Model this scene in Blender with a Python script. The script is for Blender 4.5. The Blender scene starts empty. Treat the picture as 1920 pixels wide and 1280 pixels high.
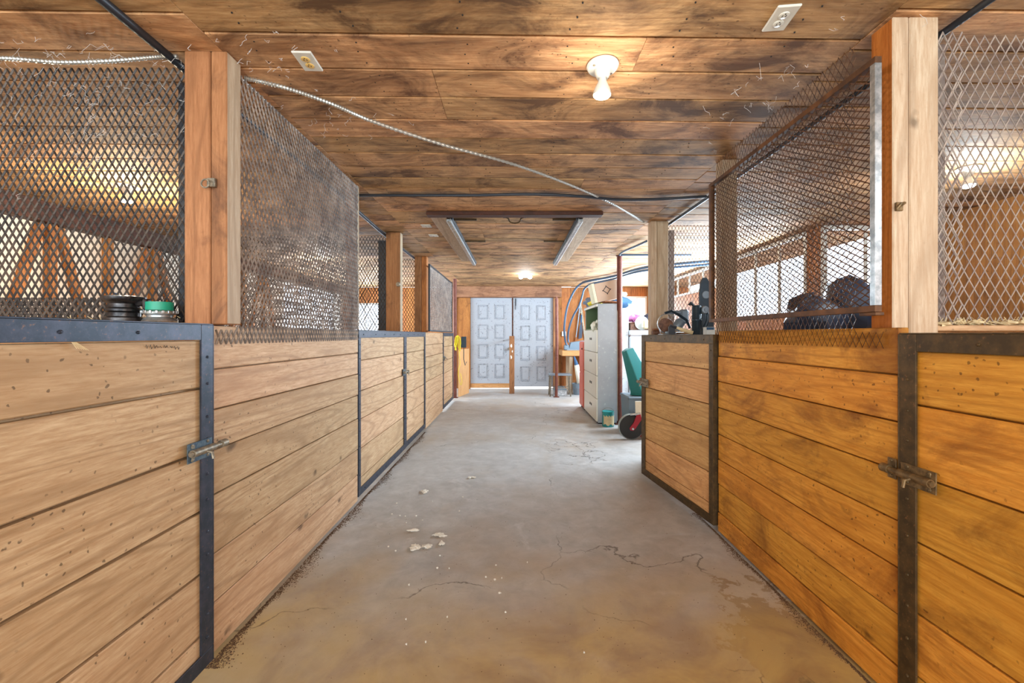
import bpy, math, random
from mathutils import Vector, Matrix, Euler
random.seed(7)
R = math.radians
S = bpy.context.scene
COL = S.collection
CAMH = 1.25
F = 800.0
CEIL = 2.37

# ------------------------------------------------------------ camera
cd = bpy.data.cameras.new('camera')
cam = bpy.data.objects.new('camera', cd)
COL.objects.link(cam)
cam.location = (0, 0, CAMH)
cam.rotation_euler = (R(90), 0, 0)
cd.sensor_width = 36
cd.lens = F / 1920 * 36
cd.shift_x = -5 / 1920
cd.shift_y = -12 / 1920
cd.clip_start = 0.02
S.camera = cam

# ------------------------------------------------------------ light
w = bpy.data.worlds.new('overcast_sky')
S.world = w
w.use_nodes = True
w.node_tree.nodes['Background'].inputs[0].default_value = (0.86, 0.93, 1.0, 1)
w.node_tree.nodes['Background'].inputs[1].default_value = 3.0
S.view_settings.view_transform = 'Standard'
S.view_settings.look = 'None'
S.view_settings.exposure = 0.66
S.view_settings.gamma = 1
S.view_settings.use_curve_mapping = False


def area(name, loc, rot, sx, sy, power, color):
    l = bpy.data.lights.new(name, 'AREA')
    l.shape = 'RECTANGLE'
    l.size = sx
    l.size_y = sy
    l.energy = power
    l.color = color
    o = bpy.data.objects.new(name, l)
    o.location = loc
    o.rotation_euler = rot
    COL.objects.link(o)


def point(name, loc, power, color, r=0.05):
    l = bpy.data.lights.new(name, 'POINT')
    l.energy = power
    l.color = color
    l.shadow_soft_size = r
    o = bpy.data.objects.new(name, l)
    o.location = loc
    COL.objects.link(o)


# soft fill added unseen behind the camera, then daylight through the windows
area('rear_soft_fill', (0, -2.9, 1.15), (R(90), 0, 0), 6.5, 2.1, 165, (0.76, 0.93, 1.0))
area('right_window_daylight', (3.02, 6.6, 1.9), (0, R(90), 0), 0.8, 3.6, 290, (0.68, 0.86, 1.0))
area('left_window_daylight', (-3.9, 8.0, 1.7), (0, R(-90), 0), 0.7, 2.2, 100, (0.68, 0.86, 1.0))
area('back_window_daylight', (2.5, 9.88, 1.75), (R(-90), 0, 0), 1.3, 0.7, 60, (0.68, 0.86, 1.0))
area('left_back_window_daylight', (-3.3, 9.88, 1.6), (R(-90), 0, 0), 1.1, 0.7, 60, (0.68, 0.86, 1.0))
WARM = (0.98, 0.92, 0.80)
COOL = (0.80, 0.93, 1.0)
point('bulb_light', (0.365, 1.75, 2.14), 4.5, (1.0, 0.90, 0.76), 0.04)
point('rear_warm_fill', (0.75, -0.7, 1.95), 27, (1.0, 0.80, 0.50), 0.06)  # unseen warm lamp added to tint the right boards and near floor
point('left_stall_bulb_light', (-2.9, 3.2, 2.1), 42, (1.0, 0.86, 0.62), 0.05)
point('left_near_stall_fill', (-2.8, 0.2, 2.2), 20, WARM, 0.05)  # unseen lamp added to even out the light on the near left
point('right_stall_bulb_light', (3.04, 2.86, 2.2), 24, COOL, 0.05)
point('right_near_stall_fill', (2.8, 0.0, 2.2), 16, COOL, 0.05)  # no fixture here: fill added for the near right stall
point('left_far_stall_fill', (-2.8, 6.2, 2.2), 45, COOL, 0.05)  # added fill without a fixture, lifts the far left
point('far_bulb_light', (0.2, 7.9, 2.2), 12, COOL, 0.06)

# ------------------------------------------------------------ materials
MATS = {}


def nd(nt, typ, **kw):
    n = nt.nodes.new(typ)
    for k, v in kw.items():
        setattr(n, k, v)
    return n


def lk(nt, a, b):
    nt.links.new(a, b)


def new_mat(name):
    m = bpy.data.materials.new(name)
    m.use_nodes = True
    nt = m.node_tree
    b = nt.nodes['Principled BSDF']
    MATS[name] = m
    return m, nt, b


def ramp(nt, src, stops):
    r = nd(nt, 'ShaderNodeValToRGB')
    e = r.color_ramp.elements
    while len(e) < len(stops):
        e.new(0.5)
    for i, (p, c) in enumerate(stops):
        e[i].position = p
        e[i].color = c if len(c) == 4 else (*c, 1)
    lk(nt, src, r.inputs[0])
    return r.outputs[0]


def mix(nt, fac, a, b, mode='MIX'):
    m = nd(nt, 'ShaderNodeMix', data_type='RGBA', blend_type=mode)
    for s, v in ((m.inputs[0], fac), (m.inputs[6], a), (m.inputs[7], b)):
        if isinstance(v, (int, float)):
            s.default_value = v
        elif isinstance(v, tuple):
            s.default_value = v if len(v) == 4 else (*v, 1)
        else:
            lk(nt, v, s)
    return m.outputs[2]


def mth(nt, op, a, b=0.0, c=None):
    m = nd(nt, 'ShaderNodeMath', operation=op)
    for i, v in enumerate((a, b) if c is None else (a, b, c)):
        if isinstance(v, (int, float)):
            m.inputs[i].default_value = v
        else:
            lk(nt, v, m.inputs[i])
    return m.outputs[0]


def srgb(r, g, b):
    f = lambda c: (c / 255 / 12.92) if c / 255 <= 0.04045 else ((c / 255 + 0.055) / 1.055) ** 2.4
    return (f(r), f(g), f(b))


def obj_coords(nt, seed=0.0):
    tc = nd(nt, 'ShaderNodeTexCoord')
    oi = nd(nt, 'ShaderNodeObjectInfo')
    off = mth(nt, 'MULTIPLY_ADD', oi.outputs['Random'], 61.7, seed)
    cb = nd(nt, 'ShaderNodeCombineXYZ')
    lk(nt, off, cb.inputs[0])
    lk(nt, mth(nt, 'MULTIPLY', off, 1.37), cb.inputs[1])
    lk(nt, mth(nt, 'MULTIPLY', off, 0.73), cb.inputs[2])
    va = nd(nt, 'ShaderNodeVectorMath', operation='ADD')
    lk(nt, tc.outputs['Object'], va.inputs[0])
    lk(nt, cb.outputs[0], va.inputs[1])
    return va.outputs[0], oi.outputs['Random']


def vscale(nt, v, s):
    m = nd(nt, 'ShaderNodeVectorMath', operation='MULTIPLY')
    lk(nt, v, m.inputs[0])
    m.inputs[1].default_value = s
    return m.outputs[0]


def noise(nt, v, scale, detail=4, rough=0.55, dist=0.0):
    n = nd(nt, 'ShaderNodeTexNoise')
    n.inputs['Scale'].default_value = scale
    n.inputs['Detail'].default_value = detail
    n.inputs['Roughness'].default_value = rough
    n.inputs['Distortion'].default_value = dist
    lk(nt, v, n.inputs['Vector'])
    return n.outputs[0]


def wood(name, axis, light, dark, stain=None, stain_amt=0.5, stain_lo=0.52, rough=0.62,
         knots=0.9, var=0.22, specks=0.75, ring_amt=0.55):
    m, nt, b = new_mat(name)
    v, rnd = obj_coords(nt)
    s = [1.0, 1.0, 1.0]
    s[axis] = 0.09
    vs = vscale(nt, v, tuple(s))
    fine = noise(nt, vs, 110, 7, 0.72)
    low = noise(nt, vs, 3.2, 2, 0.5, 0.3)
    rings = mth(nt, 'SINE', mth(nt, 'MULTIPLY', low, 95.0))
    rings = mth(nt, 'MULTIPLY_ADD', rings, 0.5, 0.5)
    base = mix(nt, ramp(nt, fine, [(0.34, (0, 0, 0)), (0.68, (1, 1, 1))]), dark, light)
    base = mix(nt, mth(nt, 'MULTIPLY', mth(nt, 'POWER', rings, 5.0), ring_amt), base, tuple(c * 0.72 for c in dark))
    # broad tone shifts
    broad = noise(nt, vscale(nt, v, tuple(0.35 if i == axis else 1.0 for i in range(3))), 5, 3, 0.6)
    base = mix(nt, ramp(nt, broad, [(0.35, (0, 0, 0)), (0.7, (0.45, 0.45, 0.45))]), base, dark)
    if stain:
        sn = noise(nt, vscale(nt, v, tuple(0.55 if i == axis else 1.0 for i in range(3))), 4.2, 8, 0.68, 0.8)
        base = mix(nt, mth(nt, 'MULTIPLY', ramp(nt, sn, [(stain_lo, (0, 0, 0)), (stain_lo + 0.2, (1, 1, 1))]),
                           stain_amt), base, stain)
    # knots
    vo = nd(nt, 'ShaderNodeTexVoronoi')
    vo.inputs['Scale'].default_value = 4.6
    wob = noise(nt, v, 14, 2)
    kv = nd(nt, 'ShaderNodeVectorMath', operation='ADD')
    lk(nt, vscale(nt, v, tuple(0.6 if i == axis else 1.0 for i in range(3))), kv.inputs[0])
    wv = nd(nt, 'ShaderNodeCombineXYZ')
    for i in range(3):
        lk(nt, mth(nt, 'MULTIPLY', wob, 0.05), wv.inputs[i])
    lk(nt, wv.outputs[0], kv.inputs[1])
    lk(nt, kv.outputs[0], vo.inputs['Vector'])
    kf = ramp(nt, vo.outputs['Distance'], [(0.035, (1, 1, 1)), (0.10, (0, 0, 0))])
    base = mix(nt, mth(nt, 'MULTIPLY', kf, knots), base, tuple(c * 0.30 for c in dark))
    # specks and nicks
    if specks:
        vo2 = nd(nt, 'ShaderNodeTexVoronoi')
        vo2.inputs['Scale'].default_value = 34
        sv = nd(nt, 'ShaderNodeVectorMath', operation='ADD')
        wn = nd(nt, 'ShaderNodeTexNoise')
        wn.inputs['Scale'].default_value = 45
        lk(nt, v, wn.inputs['Vector'])
        lk(nt, v, sv.inputs[0])
        lk(nt, vscale(nt, wn.outputs[1], (0.022, 0.022, 0.022)), sv.inputs[1])
        lk(nt, sv.outputs[0], vo2.inputs['Vector'])
        dens = noise(nt, v, 2.5, 2)
        sf = mth(nt, 'MULTIPLY', ramp(nt, vo2.outputs['Distance'], [(0.12, (1, 1, 1)), (0.17, (0, 0, 0))]),
                 ramp(nt, dens, [(0.44, (0, 0, 0)), (0.58, (1, 1, 1))]))
        base = mix(nt, mth(nt, 'MULTIPLY', sf, specks), base, tuple(c * 0.22 for c in dark))
    hv = nd(nt, 'ShaderNodeHueSaturation')
    lk(nt, base, hv.inputs['Color'])
    lk(nt, mth(nt, 'MULTIPLY_ADD', rnd, var, 1 - var / 2), hv.inputs['Value'])
    lk(nt, mth(nt, 'MULTIPLY_ADD', rnd, -0.012, 0.506), hv.inputs['Hue'])
    lk(nt, hv.outputs[0], b.inputs['Base Color'])
    b.inputs['Roughness'].default_value = rough
    b.inputs['Specular IOR Level'].default_value = 0.3
    bp = nd(nt, 'ShaderNodeBump')
    bp.inputs['Strength'].default_value = 0.25
    bp.inputs['Distance'].default_value = 0.003
    lk(nt, mth(nt, 'SUBTRACT', fine, kf), bp.inputs['Height'])
    lk(nt, bp.outputs[0], b.inputs['Normal'])
    return m


def metal(name, c1, c2, metallic=0.6, rough=0.5, scale=30, lo=0.4, hi=0.65, spot=None):
    m, nt, b = new_mat(name)
    v, rnd = obj_coords(nt)
    n = noise(nt, v, scale, 6, 0.65)
    c = mix(nt, ramp(nt, n, [(lo, (0, 0, 0)), (hi, (1, 1, 1))]), c1, c2)
    if spot:
        n2 = noise(nt, v, scale * 4, 3, 0.6)
        c = mix(nt, ramp(nt, n2, [(0.62, (0, 0, 0)), (0.72, (1, 1, 1))]), c, spot)
    lk(nt, c, b.inputs['Base Color'])
    b.inputs['Metallic'].default_value = metallic
    b.inputs['Roughness'].default_value = rough
    bp = nd(nt, 'ShaderNodeBump')
    bp.inputs['Strength'].default_value = 0.2
    bp.inputs['Distance'].default_value = 0.002
    lk(nt, n, bp.inputs['Height'])
    lk(nt, bp.outputs[0], b.inputs['Normal'])
    return m


def plain(name, c, rough=0.5, metallic=0.0, var=0.12, scale=18, emit=0.0, ecol=None, trans=0.0):
    m, nt, b = new_mat(name)
    v, rnd = obj_coords(nt)
    n = noise(nt, v, scale, 4, 0.6)
    cc = mix(nt, n, tuple(x * (1 - var) for x in c), tuple(min(1, x * (1 + var)) for x in c))
    lk(nt, cc, b.inputs['Base Color'])
    b.inputs['Roughness'].default_value = rough
    b.inputs['Metallic'].default_value = metallic
    if trans:
        b.inputs['Transmission Weight'].default_value = trans
    if emit:
        b.inputs['Emission Color'].default_value = (*(ecol or c), 1)
        b.inputs['Emission Strength'].default_value = emit
    return m


W_LEFT = wood('pale_pine_boards', 1, srgb(214, 184, 148), srgb(174, 136, 98), srgb(150, 102, 62), 0.35, 0.58)
W_RIGHT = wood('orange_pine_boards', 1, srgb(228, 166, 70), srgb(190, 122, 36), srgb(112, 60, 16), 0.8, 0.50)
W_TAN = wood('tan_pine_boards', 1, srgb(224, 180, 124), srgb(184, 134, 82), srgb(120, 70, 32), 0.7, 0.54)
W_CEIL = wood('ceiling_pine_boards', 0, srgb(222, 180, 132), srgb(168, 120, 78), srgb(76, 48, 30), 0.9, 0.44,
              rough=0.75, var=0.30, knots=0.8)
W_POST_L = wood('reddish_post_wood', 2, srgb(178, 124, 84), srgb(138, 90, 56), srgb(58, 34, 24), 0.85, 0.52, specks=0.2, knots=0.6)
W_POST_SHADE = wood('shaded_orange_post_face', 2, srgb(190, 122, 52), srgb(150, 86, 26), None, specks=0.2, knots=0.3)  # shade and orange light on the aisle face, put into the colour
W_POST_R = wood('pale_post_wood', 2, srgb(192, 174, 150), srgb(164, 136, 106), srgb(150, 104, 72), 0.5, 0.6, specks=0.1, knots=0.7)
W_BROWN = wood('brown_wall_boards', 2, srgb(196, 132, 72), srgb(146, 88, 42), srgb(90, 52, 26), 0.6, 0.5)
W_BEAM = wood('old_beam_wood', 0, srgb(168, 126, 94), srgb(126, 88, 60), srgb(70, 42, 30), 0.7, 0.5, specks=0.6)
W_BENCH = wood('bench_wood', 0, srgb(216, 166, 112), srgb(176, 122, 72))
W_DARK = wood('dark_stained_bar', 0, srgb(96, 56, 36), srgb(50, 28, 20), srgb(24, 14, 12), 0.7)
W_STRIP = wood('grey_weathered_strip', 1, srgb(196, 172, 146), srgb(156, 130, 104), srgb(112, 90, 72), 0.5)
W_SILL = wood('sill_wood', 0, srgb(206, 176, 140), srgb(160, 124, 86), srgb(96, 70, 48), 0.5)
W_DIV = wood('divider_boards', 0, srgb(206, 158, 104), srgb(158, 108, 62), srgb(110, 68, 36), 0.5)
M_STEEL_L = metal('blue_black_steel', srgb(42, 50, 62), srgb(64, 66, 80), 0.45, 0.45, 22, spot=srgb(112, 80, 62))
M_STEEL_R = metal('rust_brown_steel', srgb(66, 50, 28), srgb(92, 70, 40), 0.4, 0.55, 22, spot=srgb(120, 84, 50))
M_MESH = metal('dark_expanded_steel', srgb(52, 46, 44), srgb(88, 74, 64), 0.45, 0.5, 12)
M_MESH_L = metal('grey_expanded_steel', srgb(120, 114, 112), srgb(168, 158, 150), 0.5, 0.45, 12)
M_MESH_R = metal('rusty_expanded_steel', srgb(74, 48, 30), srgb(118, 76, 42), 0.35, 0.6, 12)
M_MESH_P = metal('dusty_expanded_steel', srgb(150, 134, 128), srgb(186, 172, 160), 0.3, 0.55, 12)
M_GALV = metal('galvanised_steel', srgb(150, 156, 160), srgb(205, 208, 210), 0.8, 0.35, 30)
M_BOLT = metal('weathered_bolt_steel', srgb(112, 104, 92), srgb(158, 146, 126), 0.5, 0.5, 50)
M_BOLT_R = metal('brown_bolt_steel', srgb(92, 74, 50), srgb(140, 112, 74), 0.5, 0.5, 50)
M_PLATE = metal('blue_latch_plate', srgb(58, 78, 96), srgb(104, 118, 124), 0.5, 0.45, 60)
M_BLACK = plain('black_pipe', srgb(42, 46, 54), 0.45, 0.2)
M_CABLE = plain('blue_black_conduit', srgb(52, 74, 96), 0.4, 0.1)
M_ARMOR = plain('armoured_cable', srgb(176, 174, 168), 0.35, 0.6)
M_PIPE = metal('red_oxide_pipe', srgb(112, 62, 48), srgb(92, 44, 34), 0.25, 0.6, 10, spot=srgb(140, 104, 90))
M_WHITE = plain('white_porcelain', srgb(208, 206, 198), 0.25)
M_CREAM = plain('ivory_plastic', srgb(214, 176, 104), 0.4)
M_BULB = plain('lit_bulb_face', (1.0, 0.88, 0.62), 0.3, emit=6.0, ecol=(1.0, 0.84, 0.55))
M_BULB_W = plain('lit_white_bulb', (1.0, 1.0, 1.0), 0.3, emit=14.0, ecol=(0.97, 0.99, 1.0))
M_DARKSLOT = plain('dark_slot', srgb(30, 24, 20), 0.8)
M_CAB = plain('cream_cabinet_metal', srgb(214, 210, 196), 0.35, 0.1, 0.05)
M_CAB_IN = plain('green_cabinet_inside', srgb(104, 128, 92), 0.6)
M_CABSIDE = metal('grey_cabinet_side', srgb(146, 146, 148), srgb(162, 162, 164), 0.2, 0.5, 5, 0.3, 0.8, spot=srgb(180, 178, 176))
M_WHITEPANEL = metal('spotted_white_panel', srgb(214, 218, 222), srgb(196, 200, 206), 0.05, 0.5, 6, spot=srgb(150, 146, 142))
M_SALMON = plain('salmon_red_metal', srgb(206, 104, 84), 0.45)
M_TEAL = plain('teal_plastic', srgb(34, 118, 118), 0.35, 0, 0.08)
M_TOTE = plain('grey_blue_plastic', srgb(104, 122, 136), 0.4, 0, 0.08)
M_RUBBER = plain('black_rubber', srgb(34, 34, 34), 0.7)
M_TYREGREY = plain('grey_tread', srgb(140, 150, 150), 0.6)
M_RED = plain('dark_red_paint', srgb(150, 22, 44), 0.4)
M_CARD = plain('beige_cardboard', srgb(196, 166, 144), 0.8, 0, 0.08)
M_CARD2 = plain('pale_cardboard_edge', srgb(222, 214, 186), 0.8, 0, 0.05)
M_INK = plain('black_ink', srgb(36, 32, 34), 0.7)
M_YELLOW = plain('yellow_cloth', srgb(220, 200, 40), 0.8, 0, 0.3)
M_CLOTH = plain('off_white_cloth', srgb(224, 222, 206), 0.9, 0, 0.15)
M_GREYCLOTH = plain('blue_grey_cloth', srgb(112, 122, 140), 0.9, 0, 0.3)
M_BLUE = plain('blue_cloth', srgb(48, 84, 120), 0.8, 0, 0.3)
M_PINK = plain('pink_purple_rag', srgb(168, 96, 140), 0.8, 0, 0.4)
M_NAVY = plain('dark_navy_plastic', srgb(40, 50, 70), 0.5, 0, 0.3)
M_GREYTOOL = plain('grey_tool_casing', srgb(120, 134, 146), 0.35, 0.2, 0.2)
M_DKTOOL = plain('black_blue_tool_casing', srgb(36, 52, 64), 0.3, 0.3, 0.4)
M_LABEL = plain('pale_label', srgb(206, 214, 214), 0.5)
M_GREENTAPE = plain('green_tape', srgb(24, 150, 120), 0.45)
M_BLKIRON = metal('black_cast_iron', srgb(38, 36, 38), srgb(84, 80, 80), 0.7, 0.35, 30)
M_STRAW = plain('straw', srgb(206, 186, 146), 0.9, 0, 0.3)
M_DUST = plain('cobweb', srgb(196, 190, 186), 0.9)
M_PLASTER = plain('white_plaster', srgb(226, 222, 212), 0.9, 0, 0.1)
M_DIRT = plain('brown_dirt', srgb(92, 68, 48), 0.95, 0, 0.4)
M_GLOVE = plain('brown_leather', srgb(146, 92, 56), 0.7)
M_BASKET = metal('brown_wire_basket', srgb(84, 54, 42), srgb(130, 92, 70), 0.2, 0.6)
M_TIN = plain('paint_tin_teal', srgb(40, 140, 140), 0.35)
M_GRAVEL = plain('pale_gravel', srgb(214, 212, 206), 0.95)
M_SHADOWBACK = plain('dark_backing', srgb(34, 20, 12), 0.9)
M_PLYWOOD = wood('plywood_sheet', 2, srgb(224, 178, 124), srgb(196, 146, 94), None, rough=0.7, knots=0.3, specks=0.1)
M_WHITEWALL = plain('whitewashed_panel', srgb(216, 204, 190), 0.8, 0, 0.10, 5)


def paint_door():
    m, nt, b = new_mat('scuffed_white_door_paint')
    v, rnd = obj_coords(nt)
    n = noise(nt, v, 14, 8, 0.75, 1.5)
    c = mix(nt, ramp(nt, n, [(0.585, (0, 0, 0)), (0.625, (1, 1, 1))]), srgb(162, 165, 172), srgb(78, 70, 66))
    n2 = noise(nt, v, 3, 3)
    c = mix(nt, mth(nt, 'MULTIPLY', n2, 0.35), c, srgb(150, 155, 164))
    lk(nt, c, b.inputs['Base Color'])
    b.inputs['Roughness'].default_value = 0.5
    return m


M_DOOR = paint_door()
M_MOULD = metal('worn_door_moulding', srgb(146, 150, 158), srgb(92, 88, 86), 0.0, 0.5, 26, 0.53, 0.66)


def concrete():
    m, nt, b = new_mat('worn_concrete')
    v, rnd = obj_coords(nt)
    n1 = noise(nt, v, 0.9, 4, 0.6, 0.4)
    n2 = noise(nt, v, 7, 8, 0.7, 0.3)
    n3 = noise(nt, v, 60, 5, 0.7)
    c = mix(nt, ramp(nt, n2, [(0.32, (0, 0, 0)), (0.7, (1, 1, 1))]), srgb(158, 158, 158), srgb(192, 192, 192))
    c = mix(nt, ramp(nt, n1, [(0.46, (0, 0, 0)), (0.68, (0.55, 0.55, 0.55))]), c, srgb(160, 138, 108))
    # pale rubbed patches
    n4 = noise(nt, v, 3.2, 6, 0.7, 0.6)
    c = mix(nt, ramp(nt, n4, [(0.60, (0, 0, 0)), (0.75, (0.55, 0.55, 0.55))]), c, srgb(212, 212, 212))
    # dark damp stain along the right hand panels
    sx = nd(nt, 'ShaderNodeSeparateXYZ')
    tc = nd(nt, 'ShaderNodeTexCoord')
    lk(nt, tc.outputs['Object'], sx.inputs[0])
    wob = mth(nt, 'MULTIPLY_ADD', n2, 0.9, mth(nt, 'MULTIPLY', n1, 0.5))
    edge = mth(nt, 'SUBTRACT', sx.outputs[0], mth(nt, 'MULTIPLY_ADD', wob, -0.95, 1.62))
    lim = mth(nt, 'LESS_THAN', mth(nt, 'ADD', sx.outputs[1], mth(nt, 'MULTIPLY', n2, 2.4)), 3.3)
    c = mix(nt, mth(nt, 'MULTIPLY', mth(nt, 'MULTIPLY', ramp(nt, edge, [(0.0, (0, 0, 0)), (0.02, (1, 1, 1))]), lim), 0.55),
            c, srgb(112, 84, 52))
    # warm light painted in tan over the near aisle, with brown blotches
    warm_light = mth(nt, 'ADD', mth(nt, 'MULTIPLY_ADD', sx.outputs[1], -0.55, 1.25), mth(nt, 'MULTIPLY', n1, 0.9))
    c = mix(nt, mth(nt, 'MULTIPLY', ramp(nt, warm_light, [(0.35, (0, 0, 0)), (0.95, (1, 1, 1))]), 0.85), c, mix(nt, ramp(nt, noise(nt, v, 2.4, 5, 0.65, 0.5), [(0.42, (0, 0, 0)), (0.62, (1, 1, 1))]), srgb(198, 168, 98), srgb(160, 126, 74)))
    # speckle
    c = mix(nt, ramp(nt, n3, [(0.64, (0, 0, 0)), (0.78, (0.5, 0.5, 0.5))]), c, srgb(96, 84, 74))
    # hairline cracks
    vo = nd(nt, 'ShaderNodeTexVoronoi', feature='DISTANCE_TO_EDGE')
    vo.inputs['Scale'].default_value = 0.62
    cv = nd(nt, 'ShaderNodeVectorMath', operation='ADD')
    nn = nd(nt, 'ShaderNodeTexNoise')
    nn.inputs['Scale'].default_value = 3
    nn.inputs['Detail'].default_value = 7
    lk(nt, v, nn.inputs['Vector'])
    lk(nt, v, cv.inputs[0])
    lk(nt, vscale(nt, nn.outputs[1], (0.5, 0.5, 0.5)), cv.inputs[1])
    lk(nt, cv.outputs[0], vo.inputs['Vector'])
    brk = ramp(nt, noise(nt, v, 1.3, 2), [(0.48, (0, 0, 0)), (0.56, (1, 1, 1))])
    cr = mth(nt, 'MULTIPLY', ramp(nt, vo.outputs['Distance'], [(0.0, (1, 1, 1)), (0.0028, (0, 0, 0))]), brk)
    c = mix(nt, mth(nt, 'MULTIPLY', cr, 0.75), c, srgb(64, 54, 44))
    lk(nt, c, b.inputs['Base Color'])
    lk(nt, ramp(nt, n2, [(0.3, (0.42, 0.42, 0.42)), (0.7, (0.7, 0.7, 0.7))]), b.inputs['Roughness'])
    bp = nd(nt, 'ShaderNodeBump')
    bp.inputs['Strength'].default_value = 0.25
    bp.inputs['Distance'].default_value = 0.006
    lk(nt, mth(nt, 'SUBTRACT', n2, cr), bp.inputs['Height'])
    lk(nt, bp.outputs[0], b.inputs['Normal'])
    return m


M_FLOOR = concrete()


def glassmat():
    m, nt, b = new_mat('window_glass')
    g = nd(nt, 'ShaderNodeBsdfGlass')
    g.inputs['IOR'].default_value = 1.0
    g.inputs['Roughness'].default_value = 0.0
    g.inputs['Color'].default_value = (0.95, 0.97, 1, 1)
    lk(nt, g.outputs[0], nt.nodes['Material Output'].inputs[0])
    return m


M_GLASS = glassmat()


# ------------------------------------------------------------ mesh helpers
class MB:
    def __init__(s):
        s.v = []
        s.f = []

    def add(s, vs, fs):
        n = len(s.v)
        s.v += [tuple(p) for p in vs]
        s.f += [tuple(n + i for i in f) for f in fs]
        return s

    def box(s, lo, hi, ch=0.0, M=None):
        x0, y0, z0 = [min(a, b) for a, b in zip(lo, hi)]
        x1, y1, z1 = [max(a, b) for a, b in zip(lo, hi)]
        if ch <= 0:
            vs = [(x, y, z) for x in (x0, x1) for y in (y0, y1) for z in (z0, z1)]
            fs = [(0, 1, 3, 2), (4, 6, 7, 5), (0, 4, 5, 1), (2, 3, 7, 6), (0, 2, 6, 4), (1, 5, 7, 3)]
        else:
            ch = min(ch, (x1 - x0) * .45, (y1 - y0) * .45, (z1 - z0) * .45)
            vs = []
            idx = {}
            X = (x0, x1)
            Y = (y0, y1)
            Z = (z0, z1)
            for i in (0, 1):
                for j in (0, 1):
                    for k in (0, 1):
                        dx, dy, dz = (ch if i == 0 else -ch), (ch if j == 0 else -ch), (ch if k == 0 else -ch)
                        for a in range(3):
                            p = [X[i] + dx, Y[j] + dy, Z[k] + dz]
                            p[a] = (X[i], Y[j], Z[k])[a]
                            idx[(i, j, k, a)] = len(vs)
                            vs.append(tuple(p))
            fs = []
            for i in (0, 1):
                q = [idx[(i, 0, 0, 0)], idx[(i, 1, 0, 0)], idx[(i, 1, 1, 0)], idx[(i, 0, 1, 0)]]
                fs.append(q if i else q[::-1])
                q = [idx[(0, i, 0, 1)], idx[(0, i, 1, 1)], idx[(1, i, 1, 1)], idx[(1, i, 0, 1)]]
                fs.append(q if i else q[::-1])
                q = [idx[(0, 0, i, 2)], idx[(1, 0, i, 2)], idx[(1, 1, i, 2)], idx[(0, 1, i, 2)]]
                fs.append(q if i else q[::-1])
            for a in range(3):
                b_, c_ = (a + 1) % 3, (a + 2) % 3
                for u in (0, 1):
                    for t in (0, 1):
                        def K(e, ax):
                            kk = [0, 0, 0]
                            kk[a] = e
                            kk[b_] = u
                            kk[c_] = t
                            return idx[(*kk, ax)]
                        q = [K(0, b_), K(1, b_), K(1, c_), K(0, c_)]
                        fs.append(q if (u + t) % 2 else q[::-1])
            for i in (0, 1):
                for j in (0, 1):
                    for k in (0, 1):
                        q = [idx[(i, j, k, 0)], idx[(i, j, k, 1)], idx[(i, j, k, 2)]]
                        fs.append(q if (i + j + k) % 2 else q[::-1])
        if M is not None:
            vs = [tuple(M @ Vector(p)) for p in vs]
        return s.add(vs, fs)

    def tube(s, pts, r, n=8, caps=True):
        pts = [Vector(p) for p in pts]
        rr = r if isinstance(r, (list, tuple)) else [r] * len(pts)
        rings = []
        prev = None
        for i, p in enumerate(pts):
            d = (pts[min(i + 1, len(pts) - 1)] - pts[max(i - 1, 0)]).normalized()
            if prev is None:
                up = Vector((0, 0, 1)) if abs(d.z) < .9 else Vector((1, 0, 0))
                a = d.cross(up).normalized()
            else:
                a = (prev - d * prev.dot(d)).normalized()
            prev = a
            b = d.cross(a)
            rings.append([p + (a * math.cos(2 * math.pi * k / n) + b * math.sin(2 * math.pi * k / n)) * rr[i] for k in range(n)])
        vs = [q for g in rings for q in g]
        fs = []
        for i in range(len(rings) - 1):
            for k in range(n):
                k2 = (k + 1) % n
                fs.append((i * n + k, i * n + k2, (i + 1) * n + k2, (i + 1) * n + k))
        if caps:
            fs.append(tuple(range(n))[::-1])
            fs.append(tuple((len(rings) - 1) * n + k for k in range(n)))
        return s.add(vs, fs)

    def lathe(s, prof, M=None, n=24):
        """prof: list of (r, z); revolved about z then placed by matrix M"""
        M = M or Matrix.Identity(4)
        vs = []
        for r, z in prof:
            for k in range(n):
                a = 2 * math.pi * k / n
                vs.append(tuple(M @ Vector((r * math.cos(a), r * math.sin(a), z))))
        fs = []
        for i in range(len(prof) - 1):
            for k in range(n):
                k2 = (k + 1) % n
                fs.append((i * n + k, i * n + k2, (i + 1) * n + k2, (i + 1) * n + k))
        fs.append(tuple(range(n))[::-1])
        fs.append(tuple((len(prof) - 1) * n + k for k in range(n)))
        return s.add(vs, fs)

    def blob(s, c, rad, seed=0, rough=0.25, n=14, m=9, M=None):
        rng = random.Random(seed)
        ph = [rng.uniform(0, 6.28) for _ in range(8)]
        vs = []
        for i in range(m + 1):
            th = math.pi * i / m
            for k in range(n):
                a = 2 * math.pi * k / n
                q = 1 + rough * (math.sin(3 * a + ph[0] + 2 * th) * .4 + math.sin(5 * a + ph[1]) * math.sin(4 * th + ph[2]) * .4 + math.sin(2 * th + ph[3] + 4 * a) * .35)
                p = Vector((rad[0] * q * math.sin(th) * math.cos(a), rad[1] * q * math.sin(th) * math.sin(a), rad[2] * q * math.cos(th)))
                vs.append(tuple(p + Vector(c)))
        fs = []
        for i in range(m):
            for k in range(n):
                k2 = (k + 1) % n
                fs.append((i * n + k, (i + 1) * n + k, (i + 1) * n + k2, i * n + k2))
        return s.add(vs, fs)

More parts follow.
